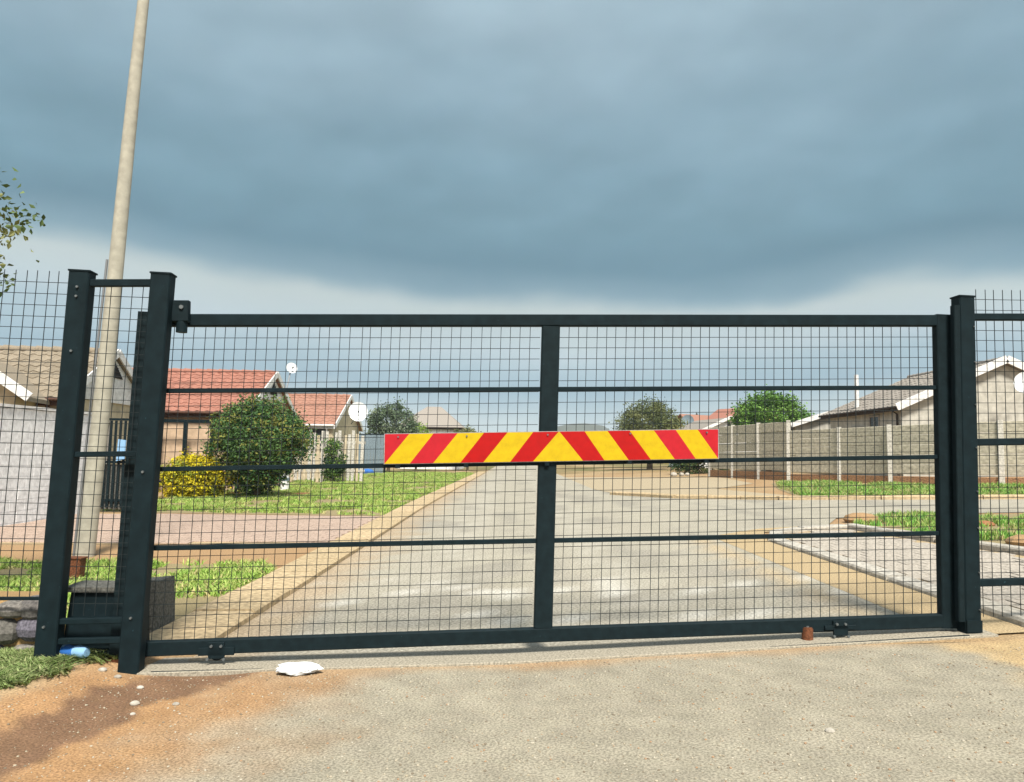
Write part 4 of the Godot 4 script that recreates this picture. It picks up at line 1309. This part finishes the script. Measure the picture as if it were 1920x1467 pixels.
	b3.tube(PackedVector3Array([Vector3(0, -0.05, 0), Vector3(0, 0.085, 0), Vector3(0, 0.095, 0)]), PackedFloat32Array([0.037, 0.037, 0.03]), 14)
	build(b3, "stub", M.rust, t)
	b3 = MB.new()
	b3.tube(PackedVector3Array([Vector3(0, 0.096, 0), Vector3(0, 0.104, 0)]), PackedFloat32Array([0.012, 0.012]), 8)
	build(b3, "bolt", M.bolt, t)

# ------------------------------------------------------------------ far away
func far_things() -> void:
	var b := MB.new()
	var n := 60
	for i in n:
		for k in 6:
			var q: Array = []
			for e in [[0, 0], [1, 0], [1, 1], [0, 1]]:
				var u: float = (i + e[0]) / float(n)
				var v: float = (k + e[1]) / 6.0
				var x := lerpf(-500.0, 800.0, u)
				var h := 37.0 * exp(-pow((x - 98.0) / 58.0, 4.0)) + 10.0 + 5.0 * wob.get_noise_1d(x * 0.5) + 6.0 * exp(-pow((x - 230.0) / 60.0, 2.0))
				q.append(Vector3(x, -2.0 + (h + 2.0) * sin(v * PI * 0.5), -900.0 - v * 160.0))
			b.quad_out(q[0], q[1], q[2], q[3], Vector3(q[0].x, -500, -1500))
	structure(build(b, "hill", mat(lin(0.10, 0.10, 0.06), 1.0, "stone", 60.0), self))
	house("house", "far white house with grey hipped roof above the board's left half", Vector3(-3.9, 0.02, -64.0), 0.0, {L = 5.6, hip = 2.2, W = 3.6, he = 3.4, hr = 5.3, wall = M.white, deck = M.grey_tiles[1], trim = M.grey_tiles[3], fascia = M.dark_wood, windows = [[0, -1.6, 1.4, 1.2, 1.2], [0, -4.2, 1.4, 1.2, 1.2]]}, "far houses")
	house("house", "far yellow house with tan-pink roof above the board's right end", Vector3(20.2, 0.8, -72.0), 0.5, {L = 5.0, W = 3.0, he = 2.6, hr = 4.6, wall = M.yellow_wall, deck = M.pink_tiles[2], trim = M.brown_trim, windows = [[1, 0.6, 1.0, 1.0, 1.1]]}, "far houses")
	house("house", "far yellow gable with red roof edge left of the bright green tree", Vector3(22.6, 0.8, -66.0), -1.1, {L = 6.0, W = 3.0, he = 3.3, hr = 5.2, wall = M.yellow_wall, deck = M.red_tiles[1], trim = M.red_tiles[2], windows = [[1, 0.4, 1.2, 1.0, 1.1]]}, "far houses")
	house("house", "white gable end with a dark pointed vent beyond the panel wall's far end", Vector3(15.4, 0.6, -52.0), -1.4, {L = 6.0, W = 2.6, he = 2.4, hr = 3.6, wall = M.white, deck = M.grey_tiles[4], trim = M.white_trim, vent = [2.3, 3.3, 0.55]}, "far houses")
	house("house", "far grey roofed house between the olive tree and the yellow house", Vector3(28.6, 0.8, -95.0), 0.1, {L = 5.0, W = 3.6, he = 3.6, hr = 6.3, wall = M.beige, deck = M.sheet_blue, trim = M.grey_tiles[0], windows = [[0, -2.0, 1.2, 1.2, 1.2]]}, "far houses")
	dish("blue-grey satellite dish between the olive tree and the far yellow house", Vector3(15.4, 3.2, -66.0), Vector3(15.7, 4.5, -66.0), 0.55, Vector3(-0.2, 0.3, 0.9), M.sheet_blue)
	tree("lime_bush", "light green bush before the far white house, above the board", "bush", "", at(-7.0, -55.0), Vector3(-6.95, 2.1, -55.0), Vector3(1.1, 1.3, 1.0), 110, 46, 0.14, [Color(0.20, 0.30, 0.05), Color(0.16, 0.25, 0.05)], 0.35, 0.06)
	tree("olive_bush", "low olive bush right of the far white house, above the board", "bush", "", at(-3.35, -58.0), Vector3(-3.3, 2.1, -58.0), Vector3(1.4, 1.2, 1.0), 120, 46, 0.14, [Color(0.13, 0.15, 0.06), Color(0.17, 0.18, 0.08)], 0.35, 0.06)

# ------------------------------------------------------------------ small things before the gate
func foreground() -> void:
	var t := thing("plastic_bottle", Vector3(-2.70, front(-2.70, -4.72) + 0.05, -4.72), "crushed blue plastic bottle lying at the foot of the left posts", "bottle", "", -0.25)
	var b := MB.new()
	b.tube(PackedVector3Array([Vector3(-0.13, 0.005, 0), Vector3(-0.10, 0, 0), Vector3(-0.05, 0.006, 0.004), Vector3(0.0, -0.004, 0), Vector3(0.05, 0.004, 0.003), Vector3(0.10, 0, 0), Vector3(0.112, 0, 0)]), PackedFloat32Array([0.014, 0.03, 0.037, 0.034, 0.038, 0.036, 0.026]), 12)
	build(b, "body", M.pale_blue, t)
	b = MB.new()
	b.tube(PackedVector3Array([Vector3(-0.055, 0.004, 0.004), Vector3(0.0, -0.004, 0), Vector3(0.03, 0, 0.002)]), PackedFloat32Array([0.0385, 0.0365, 0.0385]), 12)
	build(b, "label_band", M.blue, t)
	b = MB.new()
	b.tube(PackedVector3Array([Vector3(-0.155, 0.006, 0), Vector3(-0.131, 0.005, 0)]), PackedFloat32Array([0.017, 0.017]), 10)
	build(b, "cap", M.blue, t)
	# loose grit on the tar
	var gb := MB.new()
	gb.blob(Vector3.ZERO, Vector3(1.0, 0.6, 0.8), wob, 0.9, 4, 6)
	var mm := MultiMesh.new()
	mm.transform_format = MultiMesh.TRANSFORM_3D
	mm.use_colors = true
	mm.mesh = gb.mesh()
	mm.instance_count = 9000
	var gc := [Color(0.34, 0.30, 0.22), Color(0.26, 0.22, 0.16), Color(0.38, 0.34, 0.26), Color(0.18, 0.15, 0.11), Color(0.32, 0.21, 0.13), Color(0.40, 0.37, 0.30)]
	for i in 9000:
		var z := rng.randf_range(-4.85, -2.7)
		var x := rng.randf_range(-3.0, 3.9)
		var rr := 0.002 + 0.006 * pow(rng.randf(), 3.0)
		mm.set_instance_transform(i, Transform3D(Basis(Vector3.UP, rng.randf() * TAU).scaled(Vector3.ONE * rr), Vector3(x, front(x, z) + rr * 0.25, z)))
		mm.set_instance_color(i, gc[rng.randi() % gc.size()])
	var go := MultiMeshInstance3D.new()
	go.multimesh = mm
	var gm := mat(Color(1, 1, 1), 0.9)
	gm.vertex_color_use_as_albedo = true
	go.material_override = gm
	go.name = numbered("grit")
	add_child(go)
	tag(go, "fine loose grit scattered on the tar before the gate", "grit")
	stuff(go)
	# flat crumpled white shape on the ground
	b = MB.new()
	var nz := FastNoiseLite.new()
	nz.seed = 3; nz.frequency = 0.9; nz.fractal_octaves = 3
	b.blob(Vector3(-1.28, front(-1.28, -4.66) + 0.03, -4.66), Vector3(0.125, 0.032, 0.075), nz, 0.45, 16, 26)
	tag(build(b, "white_lump", M.lump, self), "flat crumpled white shape on the ground under the gate", "lump")
	# loose stones
	var spots := [[-2.02, -4.16, 0.02, "pale stone on the dark ground band near the left posts"], [-1.78, -4.12, 0.014, "small tan stone right of the pale stone on the dark band"], [-2.12, -4.42, 0.016, "flat pinkish stone on the dark band below the gate's end"], [-2.32, -4.55, 0.017, "whitish stone just below the left gate post"], [-2.45, -4.62, 0.02, "cream stone beside the blue bottle"], [-1.95, -4.0, 0.011, "tiny pale stone at the lower edge of the dark band"], [1.5, -3.55, 0.013, "small white stone on the tar right of centre"], [3.35, -3.75, 0.014, "dark pebble on the tar at far right"]]
	var k := 0
	for s in spots:
		b = MB.new()
		var r: float = s[2]
		b.blob(Vector3(s[0], front(s[0], s[1]) + r * 0.3, s[1]), Vector3(r * 1.25, r * 0.7, r), wob, 0.8)
		var m: Material = M.stone[1] if k == 7 else M.kerb_white[k % 3]
		tag(build(b, "loose_stone", m, self), s[3], "stone", "loose stones before the gate")
		k += 1
